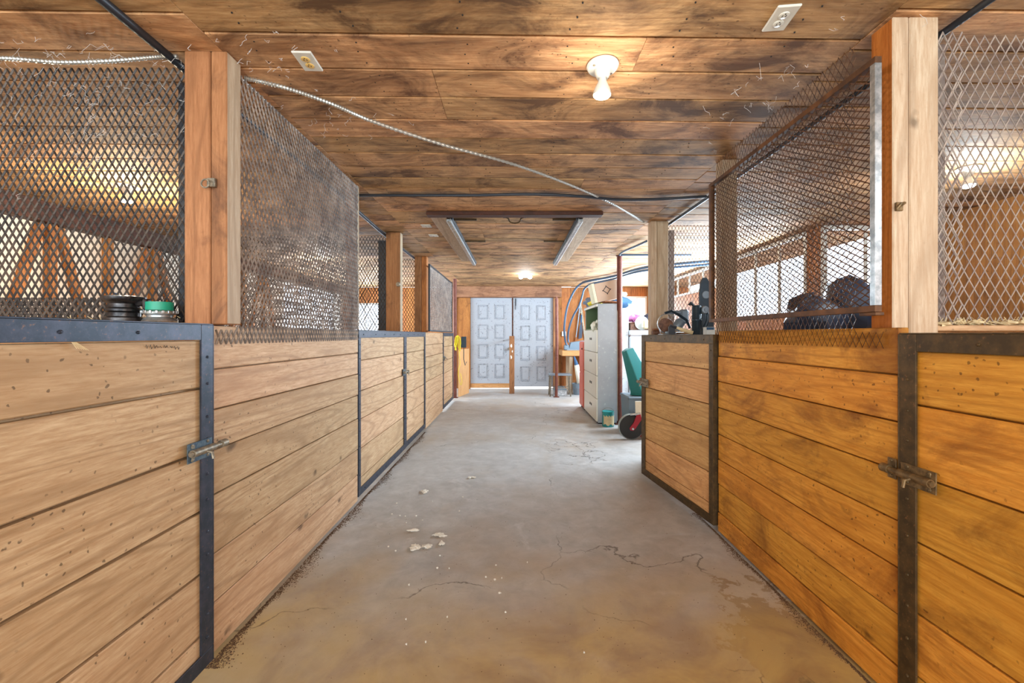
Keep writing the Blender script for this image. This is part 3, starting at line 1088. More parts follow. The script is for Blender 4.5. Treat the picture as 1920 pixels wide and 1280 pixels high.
zc = CEIL - .02
pipe('conduit', [(-1.325, -2.5, zc), (-1.345, 1.0, zc), (-1.36, 1.75, zc - .005), (-1.372, 3.2, zc), (-1.43, 4.70, zc), (-1.44, 6.5, zc)], .016, M_BLACK,
     'black conduit running along the ceiling over the left stall posts', 'conduit')
pipe('conduit', [(1.57, -2.5, zc), (1.56, 1.5, zc), (1.545, 3.5, zc), (1.53, 4.25, zc)], .013, M_BLACK,
     'black conduit running along the ceiling over the right stall posts', 'conduit')
pts = [on_ceil(672, 366, 2.352), on_ceil(760, 366, 2.352), on_ceil(880, 366, 2.352), on_ceil(1000, 364, 2.352), on_ceil(1090, 368, 2.350), on_ceil(1160, 374, 2.345), on_ceil(1240, 373, 2.35),
       on_ceil(1325, 368, 2.352)]
pipe('ceiling_cable', catmull(pts), .011, M_BLACK, 'black cable crossing the ceiling in front of the hatch', 'cable')
pts = [on_ceil(458, 146, 2.355), on_ceil(540, 166, 2.352), on_ceil(625, 196, 2.35), on_ceil(700, 228, 2.35), on_ceil(830, 271, 2.35), on_ceil(960, 307, 2.352),
       on_ceil(1060, 343, 2.354), on_ceil(1140, 378, 2.352), on_ceil(1180, 400, 2.352), on_ceil(1207, 416, 2.352)]
cp = catmull(pts, 60)
pipe('armoured_cable', cp, [.0085 + .0018 * math.sin(i * 1.6) for i in range(len(cp))], M_ARMOR,
     'silvery spiral armoured cable sagging diagonally across the ceiling', 'cable', 8)
pts = [(-2.15, 1.69, 2.345), (-2.0, 1.69, 2.345), (-1.8, 1.69, 2.33), (-1.6, 1.69, 2.335), (-1.42, 1.69, 2.35), (-1.335, 1.69, 2.352)]
cp = catmull([Vector(p) for p in pts], 50)
pipe('armoured_cable', cp, [.0075 + .0018 * math.sin(i * 1.6) for i in range(len(cp))], M_ARMOR,
     'short spiral armoured cable along the top of the near left mesh divider', 'cable', 8)
pipe('bent_conduit', catmull([(1.53, 4.95, 2.34), (1.49, 5.2, 2.34), (1.42, 5.55, 2.34), (1.43, 5.8, 2.34), (1.52, 5.8, 2.34), (2.4, 5.8, 2.34)], 6), .013, M_CABLE,
     'bent blue-grey conduit on the ceiling beyond the right posts', 'conduit')
# cable bundle dropping at the bench
for k, (dx, lab) in enumerate(((0, 'upper blue-black cable curving from the ceiling down to the workbench case'),
                               (1, 'lower blue-black cable following the ceiling then dropping beside the first'))):
    if k == 0:
        pts = [(2.9, 6.2, 2.33), (2.1, 6.8, 2.33), on_ceil(1150, 518, 2.33), on_ceil(1102, 527, 2.33), at(1089, 532, 8.9), at(1078, 543, 9.0), at(1067, 565, 9.05), at(1061, 587, 9.1),
               at(1058, 615, 9.15), at(1060, 638, 9.2), at(1063, 648, 9.2)]
    else:
        pts = [(2.9, 6.35, 2.30), (2.1, 6.95, 2.30), at(1150, 523, 8.2), at(1110, 532, 8.7), at(1096, 541, 8.95), at(1092, 553, 9.0), at(1086, 572, 9.05), at(1075, 592, 9.1), at(1067, 615, 9.15),
               at(1065, 632, 9.2), at(1066, 642, 9.2)]
    pipe('hanging_cable', catmull(pts, 8), .022 if k == 0 else .02, M_CABLE, lab, 'cable')

# ============================================================ LAMPS


def lampholder(X, Y, label, mat, r=.065, bulb_mat=M_BULB, tilt=(0, 0), group=None):
    t = thing('ceiling_lamp', label, 'lamp', (X, Y, CEIL), 0, group)
    MB().lathe([(r, 0), (r * 1.02, -.006), (r * .92, -.016), (r * .55, -.022), (r * .50, -.034), (r * .40, -.05), (0.022, -.056)], n=32).build(
        'lamp_base', M_WHITE, t, loc=(0, 0, 0), smooth=True)
    M = Matrix.Translation((0, 0, -.05)) @ Euler((tilt[0], tilt[1], 0)).to_matrix().to_4x4()
    MB().lathe([(.015, 0), (.016, -.012), (.020, -.022), (.032, -.045), (.037, -.060), (.037, -.066)], M, 24).build('bulb_neck', M_WHITE, t, loc=(0, 0, 0), smooth=True)
    MB().lathe([(.0365, -.0662), (.036, -.072), (.028, -.080), (.012, -.085), (.002, -.086)], M, 24).build('bulb_face', bulb_mat, t, loc=(0, 0, 0), smooth=True)
    for a in (0.6, 3.74):
        sc = MB().lathe([(.006, -.014), (.006, -.020), (.003, -.022)], Matrix.Translation((r * .75 * math.cos(a), r * .75 * math.sin(a), 0)), 8)
        sc.build('screw', M_BOLT, t)
    return t


lampholder(0.365, 1.77, 'white porcelain ceiling lamp with a lit warm bulb over the aisle', M_WHITE, tilt=(R(12), 0))
lampholder(-2.9, 3.19, 'lit warm bulb on the ceiling of the near left stall', M_WHITE)
lampholder(3.04, 2.86, 'lit white bulb on the ceiling of the near right stall', M_WHITE, bulb_mat=M_BULB_W)
t = thing('twin_lamp', 'twin lit white bulbs on the far ceiling before the doors', 'lamp', (0.2, 8.0, CEIL))
MB().lathe([(.05, 0), (.05, -.012), (.025, -.022), (.02, -.035)], n=20).build('lamp_base', M_WHITE, t, loc=(0, 0, 0), smooth=True)
for sx_ in (-1, 1):
    MB().tube([(0, 0, -.025), (sx_ * .04, -.01, -.03)], .016, 10).build('socket', M_WHITE, t, smooth=True)
    M = Matrix.Translation((sx_ * .085, -.03, -.03))
    MB().lathe([(.002, -.042), (.025, -.035), (.04, -.012), (.04, .008), (.03, .026), (.012, .036)], M, 18).build('bulb', M_BULB_W, t, loc=(0, 0, 0), smooth=True)


def outlet(X, Y, label, rot=0.0, face=M_CREAM, w_=.078, l_=.122):
    t = thing('ceiling_outlet', label, 'outlet', (X, Y, CEIL), rot)
    MB().box((-w_ / 2, -l_ / 2, -.007), (w_ / 2, l_ / 2, .002), .003).build('cover_plate', M_WHITE, t)
    for q in (-1, 1):
        r_ = MB().lathe([(.017, -.007), (.017, -.0095), (.015, -.0105)], Matrix.Translation((0, q * .020, 0)), 18).build('receptacle', face, t, smooth=True)
        sl = MB()
        for dx in (-.006, .006):
            sl.box((dx - .0012, q * .020 - .005, -.0112), (dx + .0012, q * .020 + .004, -.0102))
        sl.lathe([(.0025, -.0112), (.0025, -.0102)], Matrix.Translation((0, q * .02 - .010 * 1, 0)), 8)
        so = sl.build('slots', M_DARKSLOT, r_)
        so.location = Vector(so.location) - Vector(r_.location)
    MB().lathe([(.003, -.0075), (.002, -.009)], n=8).build('screw', M_BOLT, t)
    return t


outlet(-0.845, 1.742, 'white ceiling outlet with brown receptacles, near the left post', R(2))
outlet(0.94, 1.505, 'white ceiling outlet with pale receptacles, near the right posts', R(-6), M_WHITE)
outlet(-0.905, 4.37, 'small white ceiling outlet left of the hatch, nearer of two', 0, M_WHITE, .10, .10)
outlet(-0.91, 4.79, 'small white ceiling outlet left of the hatch, farther of two', 0, M_WHITE, .10, .10)

# ============================================================ CEILING HATCH
t = thing('ceiling_hatch', 'ceiling hatch with dark header bar, steel side rails and a pull handle', 'hatch', (0, 3.9, CEIL))
MB().box((-.80, -.05, -.035), (.80, .05, 0), .004).build('header_bar', W_DARK, t)
for sx_ in (-1, 1):
    MB().box((sx_ * .64, .06, -.022), (sx_ * .79, 2.45, 0), .003).build('side_board', W_STRIP, t)
    m = MB().box((sx_ * .605, .12, -.05), (sx_ * .645, 2.65, -.024), .003)
    m.box((sx_ * .60, .12, -.055), (sx_ * .61, 2.65, -.02), .001)
    m.build('side_rail', M_GALV, t)
    MB().box((sx_ * .598, .12, -.03), (sx_ * .585, 2.65, -.001), .001).build('rail_lip', M_BLACK, t)
    for yy, ln in ((.20, .22), (1.15, .24)):
        MB().box((sx_ * .585, yy, -.016), (sx_ * (.585 - ln), yy + .03, -.002), .002).build('hinge_strap', M_STEEL_R, t)
MB().tube(catmull([(-.085, .15, -.004), (-.06, .16, -.012), (-.045, .19, -.035), (0, .20, -.045), (.045, .19, -.035), (.06, .16, -.012), (.085, .15, -.004)], 5), .007, 8).build(
    'pull_handle', M_STEEL_R, t, smooth=True)
for q in (-.11, .06):
    MB().box((q, .135, -.006), (q + .05, .17, -.001), .001).build('handle_plate', M_STEEL_R, t)

# ============================================================ THINGS ON THE LEFT LEDGE
t = thing('iron_pulley', 'black grooved iron pulley on the sill of the near left mesh divider', 'pulley', (-1.515, 1.655, 1.3))
MB().lathe([(.055, 0), (.062, .004), (.062, .016), (.050, .022), (.050, .036), (.058, .042), (.058, .050), (.048, .056), (.048, .070), (.060, .078), (.066, .088), (.066, .098), (.056, .1), (.02, .1)],
           n=36).build('grooved_wheel', M_BLKIRON, t, loc=(0, 0, 0), smooth=True)
MB().tube([(.052, 0, .07), (.085, 0, .075), (.095, 0, .06)], .011, 8).box((.078, -.012, .048), (.1, .012, .09), .004).build('clamp_lug', M_BLKIRON, t, smooth=True)
t = thing('hub_cap', 'toothed metal hub wrapped in green tape, beside the iron pulley', 'hub', (-1.385, 1.665, 1.3))
MB().lathe([(.052, 0), (.056, .004), (.050, .014), (.040, .020), (.040, .026), (.054, .032), (.056, .040), (.045, .046), (.03, .047)], n=32).build('hub_body', M_GALV, t, loc=(0, 0, 0), smooth=True)
for a in range(18):
    an = a * 2 * math.pi / 18
    MB().box((-.004, -.004, 0), (.004, .004, .010), .001, Matrix.Translation((.054 * math.cos(an), .054 * math.sin(an), .034)) @ Matrix.Rotation(an, 4, 'Z')).build('tooth', M_GALV, t)
MB().lathe([(.044, .047), (.044, .078), (.036, .079)], n=32).build('green_tape_roll', M_GREENTAPE, t, loc=(0, 0, 0), smooth=True)

t = thing('spray_nozzle', 'small blue and black nozzle standing behind the near left mesh', 'nozzle', (-1.73, 1.84, 1.3))
MB().box((-.03, -.02, 0), (.03, .02, .08), .005).build('nozzle_base', M_BLACK, t)
MB().tube([(0, 0, .08), (0, 0, .11), (.015, 0, .125)], .011, 10).build('nozzle_tip', M_BLUE, t, smooth=True)
MB().box((-.05, -.01, -.0), (.06, .06, .01), .002).build('bracket', W_SILL, t)

# ============================================================ SHELF WITH POWER TOOLS (right)
t = thing('tool_shelf', 'wooden shelf board behind the far right stall door, carrying power tools', 'shelf', (1.3, 3.1, 1.225))
MB().box((-.03, 0, 0), (.42, 1.08, .025), .003).build('board', W_SILL, t)
for yy in (.1, .95):
    MB().prism([(0.12, 0), (0.40, 0), (0.40, -.25)], 1, yy, yy + .03).build('bracket', W_SILL, t)
SZ = 1.25


def on_shelf(px, Y):
    return ((px - 965) / F * Y, Y, SZ)


t = thing('circular_saw', 'grey circular saw with a round wire guard, left on the tool shelf', 'power tool', on_shelf(1272, 3.75))
MB().box((-.16, -.05, 0), (.10, .06, .010), .002).build('base_plate', M_GALV, t)
MB().tube([(-.11 + .085 * math.cos(a), -.03, .10 + .085 * math.sin(a)) for a in [R(40 + i * 16) for i in range(17)]], .005, 8).build('wire_guard', M_GALV, t, smooth=True)
MB().lathe([(.062, -.012), (.066, 0), (.062, .012)], Matrix.Translation((-.11, .0, .085)) @ Matrix.Rotation(R(90), 4, 'X'), 24).build('blade_housing', M_BASKET, t, smooth=True)
MB().lathe([(.035, -.05), (.042, -.04), (.042, .03), (.036, .045)], Matrix.Translation((.0, 0, .09)) @ Matrix.Rotation(R(35), 4, 'Y'), 20).build('motor', M_GREYTOOL, t, smooth=True)
MB().box((-.10, -.025, .185), (.02, .025, .215), .01).box((.01, -.03, .10), (.085, .03, .225), .015).build('handle', M_GREYTOOL, t)
MB().tube([(-.13, -.03, .19), (-.07, -.03, .21), (.0, -.03, .17), (.06, -.03, .13), (.09, -.03, .06)], .012, 8).build('grip_lever', M_DKTOOL, t, smooth=True)
MB().lathe([(.02, 0), (.045, .006), (.045, .02), (.02, .026)], Matrix.Translation((-.09, -.06, .01)), 20).build('depth_knob', M_GREYTOOL, t, smooth=True)
t = thing('hand_file', 'thick wooden-handled tool lying in front of the circular saw', 'hand tool', on_shelf(1283, 3.42))
MB().tube([(-.07, -.02, .06), (-.02, -.03, .04), (.05, -.04, .018)], [.01, .015, .017], 10).build('handle', M_STRAW, t, smooth=True)
MB().tube([(-.12, -.01, .075), (-.07, -.02, .06)], .013, 8).box((-.13, -.02, 0), (-.08, .0, .07), .004).build('head', M_BLACK, t)
t = thing('upright_router', 'tall dark cylindrical power tool standing on the tool shelf', 'power tool', on_shelf(1306, 3.4))
MB().lathe([(.034, 0), (.036, .004), (.036, .11), (.039, .115), (.039, .125), (.036, .13), (.036, .215), (.030, .235), (.012, .24)], n=24).build('body', M_DKTOOL, t, loc=(0, 0, 0), smooth=True)
MB().lathe([(.028, -.02), (.032, 0), (.028, .02), (.012, .022), (.012, .03)], Matrix.Translation((.055, -.02, .2)) @ Matrix.Rotation(R(90), 4, 'X'), 20).build('round_dial', M_GREYTOOL, t, smooth=True)
MB().tube([(.03, 0, .2), (.085, 0, .19), (.09, 0, .12), (.06, 0, .05)], .016, 10).build('side_handle', M_DKTOOL, t, smooth=True)
MB().tube([(-.01, .02, .23), (-.04, .02, .26), (-.05, .02, .24)], .012, 8).build('hose_stub', M_BLACK, t, smooth=True)
t = thing('chainsaw_bar', 'dark pointed guide bar tool standing upright behind the cylindrical tool', 'power tool', on_shelf(1322, 3.62))
MB().prism([(-.045, 0), (.045, 0), (.05, .2), (.05, .36), (.035, .44), (.01, .485), (-.02, .485), (-.04, .44), (-.05, .34)], 1, -.012, .012).build('bar', M_DKTOOL, t)
MB().lathe([(.03, -.004), (.034, 0), (.03, .004)], Matrix.Translation((0, -.016, .34)) @ Matrix.Rotation(R(90), 4, 'X'), 20).build('round_badge', M_GREYTOOL, t, smooth=True)
MB().box((-.06, -.05, 0), (.06, .05, .20), .015).build('motor_box', M_DKTOOL, t)
t = thing('small_box', 'small pale blue and white box at the near end of the tool shelf', 'box', on_shelf(1330, 3.2))
MB().box((-.035, -.03, 0), (.03, .03, .06), .003).build('carton', M_LABEL, t)
MB().box((-.034, -.031, .04), (.02, -.0302, .058)).build('lid', M_BLUE, t)
t = thing('brush_block', 'small dark brown block at the foot of the tool shelf post', 'brush', on_shelf(1228, 3.9))
MB().box((-.025, -.03, 0), (.045, .03, .045), .012).build('block', M_BASKET, t)
MB().box((-.02, -.025, .045), (.04, .025, .06), .004).build('bristles', M_GLOVE, t)

# ============================================================ RIGHT FAR CLUTTER
# filing cabinet
CX0, CX1, CY0, CY1, CZ = 1.145, 1.435, 5.98, 7.03, 1.68
t = thing('filing_cabinet', 'tall cream filing cabinet with grey scuffed side, top drawer space open', 'cabinet', (CX0, CY0, 0))
W_, D_ = CX1 - CX0, CY1 - CY0
m = MB()
m.box((0.02, 0, 0.02), (W_, .012, CZ), .002)
o = m.build('side_panel', M_CABSIDE, t)
MB().box((.02, D_ - .012, .02), (W_, D_, CZ), .002).build('side_panel', M_CABSIDE, t)
MB().box((W_ - .012, .012, .02), (W_, D_ - .012, CZ), .001).build('back_panel', M_CABSIDE, t)
MB().box((0.0, 0, CZ), (W_, D_, CZ + .012), .003).build('top_panel', M_CABSIDE, t)
MB().box((.03, .012, 1.33), (W_ - .012, D_ - .012, 1.345), .001).build('shelf', M_CAB_IN, t)
MB().box((W_ - .03, .012, 1.345), (W_ - .013, D_ - .012, CZ), .001).build('inner_back', M_CAB_IN, t)
MB().box((.03, .0125, 1.345), (W_ - .013, .02, CZ), .001).build('inner_side', M_CAB_IN, t)
MB().box((.03, D_ - .02, 1.345), (W_ - .013, D_ - .0125, CZ), .001).build('inner_side', M_CAB_IN, t)
MB().box((.03, .02, .0), (W_ - .02, D_ - .02, .03), .001).build('plinth', M_DARKSLOT, t)
for k in range(4):
    z0 = .035 + k * .324
    d = MB().box((0, .004, z0), (.03, D_ - .004, z0 + .318), .004).build('drawer', M_CAB, t)
    for yy in (.36, .46):
        h = MB().box((-.004, yy, z0 + .17), (-.0005, yy + .05, z0 + .205), .001).build('handle', M_DARKSLOT, d)
        h.location = Vector(h.location) - Vector(d.location)
MB().box((-.002, .0, CZ - .03), (.02, D_, CZ), .003).build('top_lip', M_CAB, t)
# ragged white edge strip of the side
m = MB()
rng = random.Random(3)
pl_ = [(W_ + .002, .05)]
zz = .05
while zz < 1.55:
    pl_.append((W_ + .02 + rng.uniform(0, .025), zz))
    zz += .06
pl_.append((W_ + .002, 1.6))
m.prism(pl_, 1, .001, .006)
m.build('ragged_edge', M_PLASTER, t)

cl = MB()
cl.blob((0, 0, .05), (.08, .16, .055), 5, .35)
cl.blob((-.10, -.04, .0), (.05, .10, .06), 6, .4)
cl.blob((-.06, .12, .03), (.06, .12, .05), 8, .4)
tag(cl.build('white_cloth', M_CLOTH, loc=(CX0 + .12, CY0 + .26, 1.365), smooth=True), 'off-white cloth spilling from the open top of the filing cabinet', 'cloth')
t = thing('work_gloves', 'yellow work gloves and grey rags heaped on the filing cabinet', 'gloves', (CX0 + .10, CY0 + .55, CZ + .012))
MB().blob((0, 0, .045), (.11, .30, .045), 11, .35).build('yellow_gloves', M_YELLOW, t, smooth=True)
MB().blob((.03, .32, .085), (.13, .26, .075), 12, .4).build('grey_rags', M_GREYCLOTH, t, smooth=True)
t = thing('cardboard_box', 'tilted beige cardboard box with a black diamond printed on its side', 'box', (1.27, 6.18, CZ + .05))
Mx = Matrix.Rotation(R(-12), 4, 'Y')
MB().box((-.09, -.12, 0), (.25, .15, .27), .004, Mx).build('carton', M_CARD, t, loc=(0, 0, 0))
MB().box((-.13, -.122, .0), (-.091, .15, .28), .003, Mx).build('open_flap', M_CARD2, t, loc=(0, 0, 0))
dm = MB()
cx_, cz_, r1, r2 = .07, .15, .058, .044
for k in range(4):
    a0, a1 = k * math.pi / 2, (k + 1) * math.pi / 2
    q = [(cx_ + r * math.cos(a), -.1212, cz_ + r * math.sin(a)) for a, r in ((a0, r1), (a1, r1), (a1, r2), (a0, r2))]
    dm.add([tuple(Mx @ Vector(p)) for p in q], [(0, 1, 2, 3)])
for k in range(4):
    a = k * math.pi / 2
    dm.box((cx_ + .058 * math.cos(a) - .006, -.1215, cz_ + .058 * math.sin(a) - .006), (cx_ + .058 * math.cos(a) + .006, -.1205, cz_ + .058 * math.sin(a) + .006), 0, Mx)
dm.build('diamond_mark', M_INK, t, loc=(0, 0, 0))
tag(MB().blob((0, 0, .035), (.12, .10, .022), 15, .4).build('leather_pad', M_GLOVE, loc=(1.36, 6.12, CZ), smooth=True),
    'folded brown leather under the tilted box on the cabinet', 'leather')

# red oxide pipe columns
t = thing('pipe_column', 'tall red-brown steel pipe column between the filing cabinet and the teal box', 'pipe column', (1.475, 6.0, 0))
MB().tube([(0, 0, .012), (0, 0, 2.355)], .038, 20).build('pipe', M_PIPE, t, smooth=True)
MB().box((-.07, -.07, 0), (.07, .07, .012), .002).build('base_plate', M_PIPE, t)
MB().lathe([(.05, 2.355), (.05, CEIL), (.02, CEIL + .0005)], n=16).build('top_cap', M_PIPE, t)
MB().tube([(0, 0, 1.16), (0, 0, 1.19)], .0395, 20).build('collar', M_PIPE, t, smooth=True)
t = thing('pipe_column', 'thin rusty pipe prop standing in front of the right door edge', 'pipe column', (.838, 8.6, 0))
MB().tube([(0, 0, .01), (.012, 0, 1.0), (0.005, 0, 1.98)], .03, 14).build('pipe', M_PIPE, t, smooth=True)
MB().box((-.06, -.05, 0), (.06, .05, .01), .002).build('base_plate', M_PIPE, t)
MB().tube([(0.005, 0, 1.9), (0.005, 0, 2.02)], .018, 10).build('top_pin', M_PIPE, t)
t = thing('pipe_column', 'rusty pole at the end of the left stall fronts', 'pipe column', (-1.19, 8.5, 0))
MB().tube([(0, 0, .01), (0, 0, CEIL)], .036, 14).build('pipe', M_PIPE, t, smooth=True)
MB().box((-.06, -.05, 0), (.06, .05, .01), .002).build('base_plate', M_PIPE, t)

# cupboards behind
t = thing('grey_cupboard', 'grey metal cupboard behind the red-brown pipe column', 'cupboard', (1.50, 6.6, 0))
MB().box((0, 0, .03), (.262, .45, 1.66), .004).build('body', M_WHITEPANEL, t)
MB().box((.13, -.006, .05), (.258, -.0005, 1.62), .002).build('door', M_WHITEPANEL, t)
MB().box((.02, .02, 0), (.24, .48, .03)).build('plinth', M_DARKSLOT, t)
t = thing('chest_freezer', 'white rust-spotted freezer beside the grey cupboard', 'freezer', (1.77, 6.55, 0))
MB().box((0, 0, .04), (1.05, .65, 1.24), .02).build('body', M_WHITEPANEL, t)
MB().box((-.005, -.015, 1.245), (1.055, .66, 1.325), .012).build('lid', M_WHITEPANEL, t)
MB().box((.03, .03, 0), (1.02, .62, .04)).build('plinth', M_DARKSLOT, t)

t = thing('wire_basket', 'brown basket with a pale round window pan on the freezer', 'basket', (1.82, 6.6, 1.325))
MB().box((-.03, 0, 0), (.30, .3, .10), .01).build('basket_body', M_BASKET, t)
MB().lathe([(.10, 0), (.105, .004), (.10, .008), (.09, .004)], Matrix.Translation((.14, -.015, .11)) @ Matrix.Rotation(R(90), 4, 'X'), 28).build('round_rim', M_LABEL, t, smooth=True)
t = thing('storage_jar', 'pale square jar lying on the freezer in the basket rim', 'jar', (2.03, 6.5, 1.325))
MB().box((-.07, 0, .02), (.12, .06, .15), .02).build('jar_body', M_STRAW, t)
MB().box((-.08, .0, .04), (-.071, .06, .13), .004).build('jar_lid', M_CLOTH, t)
tag(MB().blob((0, 0, .0), (.10, .08, .055), 21, .4).build('pink_rag', M_PINK, loc=(1.89, 6.75, 1.515), smooth=True), 'pink and purple rag on the heap over the freezer', 'rag')
tag(MB().blob((0, 0, .0), (.11, .09, .07), 22, .25).build('dark_bag', M_NAVY, loc=(2.15, 6.76, 1.525), smooth=True), 'dark navy bag beside the pink rag over the freezer', 'bag')
tag(MB().blob((0, 0, .0), (.17, .12, .09), 23, .35).build('blue_jacket', M_BLUE, loc=(1.66, 6.80, 1.765), smooth=True), 'blue jacket folded on top of the grey cupboard', 'jacket')
tag(MB().blob((0, 0, .0), (.08, .07, .04), 24, .35).build('tan_cap', M_STRAW, loc=(1.70, 6.78, 1.90), smooth=True), 'tan cap on the folded blue jacket', 'cap')
tag(MB().box((-.12, -.1, 0), (.5, .22, .025), .008).build('brown_sack', M_BASKET, loc=(1.90, 6.72, 1.4255), smooth=False), 'brown folded sack in the heap over the freezer', 'sack')

# teal box leaning on tote
t = thing('plastic_tote', 'grey-blue plastic tote on the floor under the teal box', 'tote', (1.43, 5.35, 0))
m = MB()
m.add([(0.02, .02, 0), (.60, .02, 0), (.60, .38, 0), (.02, .38, 0), (0, 0, .44), (.62, 0, .44), (.62, .4, .44), (0, .4, .44)],
      [(3, 2, 1, 0), (0, 1, 5, 4), (1, 2, 6, 5), (2, 3, 7, 6), (3, 0, 4, 7), (4, 5, 6, 7)])
m.build('tub', M_TOTE, t)
MB().box((-.012, -.012, .44), (.632, .412, .475), .012).build('lid', M_TOTE, t)
for k in range(3):
    MB().box((.06 + .0, -.002 + 0.0, .12 + k * .08), (.55, .012, .14 + k * .08), .004).build('rib', M_TOTE, t)
t = thing('teal_bin', 'long teal plastic box standing tilted on the grey tote', 'box', (1.45, 5.40, .476))
m = MB()
# tilted wedge: bottom right, top left
A = [(0.02, 0, 0), (.30, 0, 0), (.30, .30, 0), (.02, .30, 0)]
Bq = [(-.07, .0, .59), (.075, .0, .615), (.075, .30, .615), (-.07, .30, .59)]
A = [(.045, .10, 0), (.17, -.02, 0), (.42, .06, 0), (.30, .30, 0)]
Bq = [(-.075, .10, .565), (-.04, .02, .58), (.075, .06, .615), (.02, .26, .60)]
m.add(A + Bq, [(3, 2, 1, 0), (0, 1, 5, 4), (1, 2, 6, 5), (2, 3, 7, 6), (3, 0, 4, 7), (4, 5, 6, 7)])
o = m.build('shell', M_TEAL, t)
bv = o.modifiers.new('bevel', 'BEVEL')
bv.width = .012
bv.segments = 2
m = MB().tube([(.045, .10, .012), (.17, -.02, .012), (.42, .06, .012), (.30, .30, .012), (.045, .10, .012)], .009, 6)
m.build('rim', M_TEAL, t)

# hand truck wheel
t = thing('hand_truck', 'hand truck with a black wheel, red fork and pale upright by the right stall door', 'hand truck', (1.395, 5.12, 0))
Mw = Matrix.Translation((0, 0, .155)) @ Matrix.Rotation(R(90), 4, 'X')
MB().lathe([(.10, -.025), (.146, -.025), (.153, -.014), (.155, 0), (.153, .014), (.146, .025), (.10, .025), (.098, .01), (.098, -.01)], Mw, 36).build('tyre', M_TYREGREY, t, loc=(0, 0, 0), smooth=True)
MB().lathe([(.02, -.03), (.135, -.028), (.144, -.026), (.144, .026), (.135, .029), (.05, .031), (.02, .036)], Mw, 36).build('wheel_disc', M_RUBBER, t, loc=(0, 0, 0), smooth=True)
MB().prism([(-.022, .12), (.012, .112), (.04, .14), (.115, .25), (.10, .31), (.055, .30), (.02, .21), (-.028, .145)], 1, -.055, -.038).build('red_fork', M_RED, t)
MB().lathe([(.013, 0), (.013, .012), (.006, .016)], Matrix.Translation((.008, -.055, .138)) @ Matrix.Rotation(R(90), 4, 'X'), 12).build('axle_nut', M_GALV, t, smooth=True)
MB().prism([(.05, .29), (.11, .27), (.16, .2), (.22, .2), (.15, .40), (.13, .46), (.045, .46)], 1, -.035, -.015).build('upright', M_CLOTH, t)
MB().tube([(-.02, -.045, .305), (.10, -.045, .315)], .012, 8).build('cross_bolt', M_GALV, t)
MB().box((.15, -.03, .0), (.19, .19, .22), .004).build('toe_plate', M_RED, t)

# paint tin
t = thing('paint_tin', 'small teal and white paint tin with a wire handle beside the cabinet', 'paint tin', (1.283, 5.86, 0))
MB().lathe([(.078, 0), (.08, .003), (.08, .195), (.083, .2), (.083, .208), (.074, .208), (.072, .198), (.02, .197)], n=32).build('tin', M_TIN, t, loc=(0, 0, 0), smooth=True)
lb = MB()
for k in range(14):
    a = R(-150 + k * 9)
    a2 = R(-150 + (k + 1) * 9)
    z0, z1 = .03 + .012 * math.sin(k), .15 + .01 * math.cos(k * 2)
    lb.add([(.0808 * math.cos(a), .0808 * math.sin(a), z0), (.0808 * math.cos(a2), .0808 * math.sin(a2), z0), (.0808 * math.cos(a2), .0808 * math.sin(a2), z1), (.0808 * math.cos(a), .0808 * math.sin(a), z1)], [(0, 1, 2, 3)])
lb.build('label_print', M_STRAW, t, loc=(0, 0, 0))
MB().tube(catmull([(-.082, 0, .18), (-.07, 0, .225), (0, 0, .255), (.07, 0, .225), (.082, 0, .18)], 6), .003, 6).build('wire_handle', M_BOLT, t, smooth=True)

# salmon cabinet
t = thing('tool_locker', 'narrow salmon-red metal locker behind the filing cabinet', 'locker', (1.135, 7.08, 0))
MB().box((.01, 0, .04), (.34, .42, 1.14), .006).build('body', M_SALMON, t)
MB().box((0, .02, .62), (.0098, .40, 1.12), .002).build('door', M_SALMON, t)
MB().box((0, .02, .06), (.0098, .40, .60), .002).build('door', M_SALMON, t)
MB().lathe([(.012, 0), (.016, .008), (.01, .014)], Matrix.Translation((0, .08, 1.02)) @ Matrix.Rotation(R(-90), 4, 'Y'), 12).build('lock', M_DARKSLOT, t)
for yy in (.04, .36):
    MB().box((.03, yy, 0), (.07, yy + .03, .04)).box((.28, yy, 0), (.32, yy + .03, .04)).build('foot', M_DARKSLOT, t)

# workbench with case, at the far wall
t = thing('workbench', 'rough wooden workbench against the far wall right of the doors', 'workbench', (1.02, 9.15, 0))
MB().box((0, 0, .80), (1.0, .75, .92), .006).build('bench_top', W_BENCH, t)
for xx, yy in ((.16, .05), (.85, .05), (.16, .62), (.85, .62)):
    MB().box((xx, yy, 0), (xx + .07, yy + .07, .80), .004).build('leg', W_POST_R, t)
MB().box((.17, .055, .2), (.9, .09, .28), .004).build('stretcher', W_BENCH, t)
t = thing('equipment_case', 'blue-grey battery charger case sitting on the workbench', 'case', (1.10, 9.2, .92))
MB().prism([(0.06, .0), (.55, .0), (.52, .17), (.40, .21), (.12, .17)], 1, .0, .3).build('casing', M_TOTE, t)
MB().box((-.03, -.02, .0), (.07, .12, .12), .02).build('plug_block', M_TOTE, t)
MB().box((.02, -.03, .0), (.5, -.001, .03), .004).build('base_rim', M_GREYTOOL, t)
t = thing('wall_switch', 'white electrical box on the far wall right of the doorway', 'switch box', (1.10, 9.985, 1.225))
MB().box((0, -.03, 0), (.10, .014, .11), .004).build('cover', M_WHITE, t)
MB().box((.04, -.037, .045), (.06, -.0305, .07), .002).build('toggle', M_WHITE, t)
t = thing('garden_shears', 'long shears hanging open on the far wall above the workbench', 'shears', (1.52, 9.96, 1.2))
MB().prism([(-.10, 0), (-.08, 0), (.02, .75), (.06, .98), (-.0, .78)], 1, -.03, -.018).build('blade', M_GREYTOOL, t)
MB().prism([(.10, 0), (.14, .0), (.06, .62), (.02, .86), (.02, .6)], 1, -.016, -.004).build('blade', M_BOLT, t)
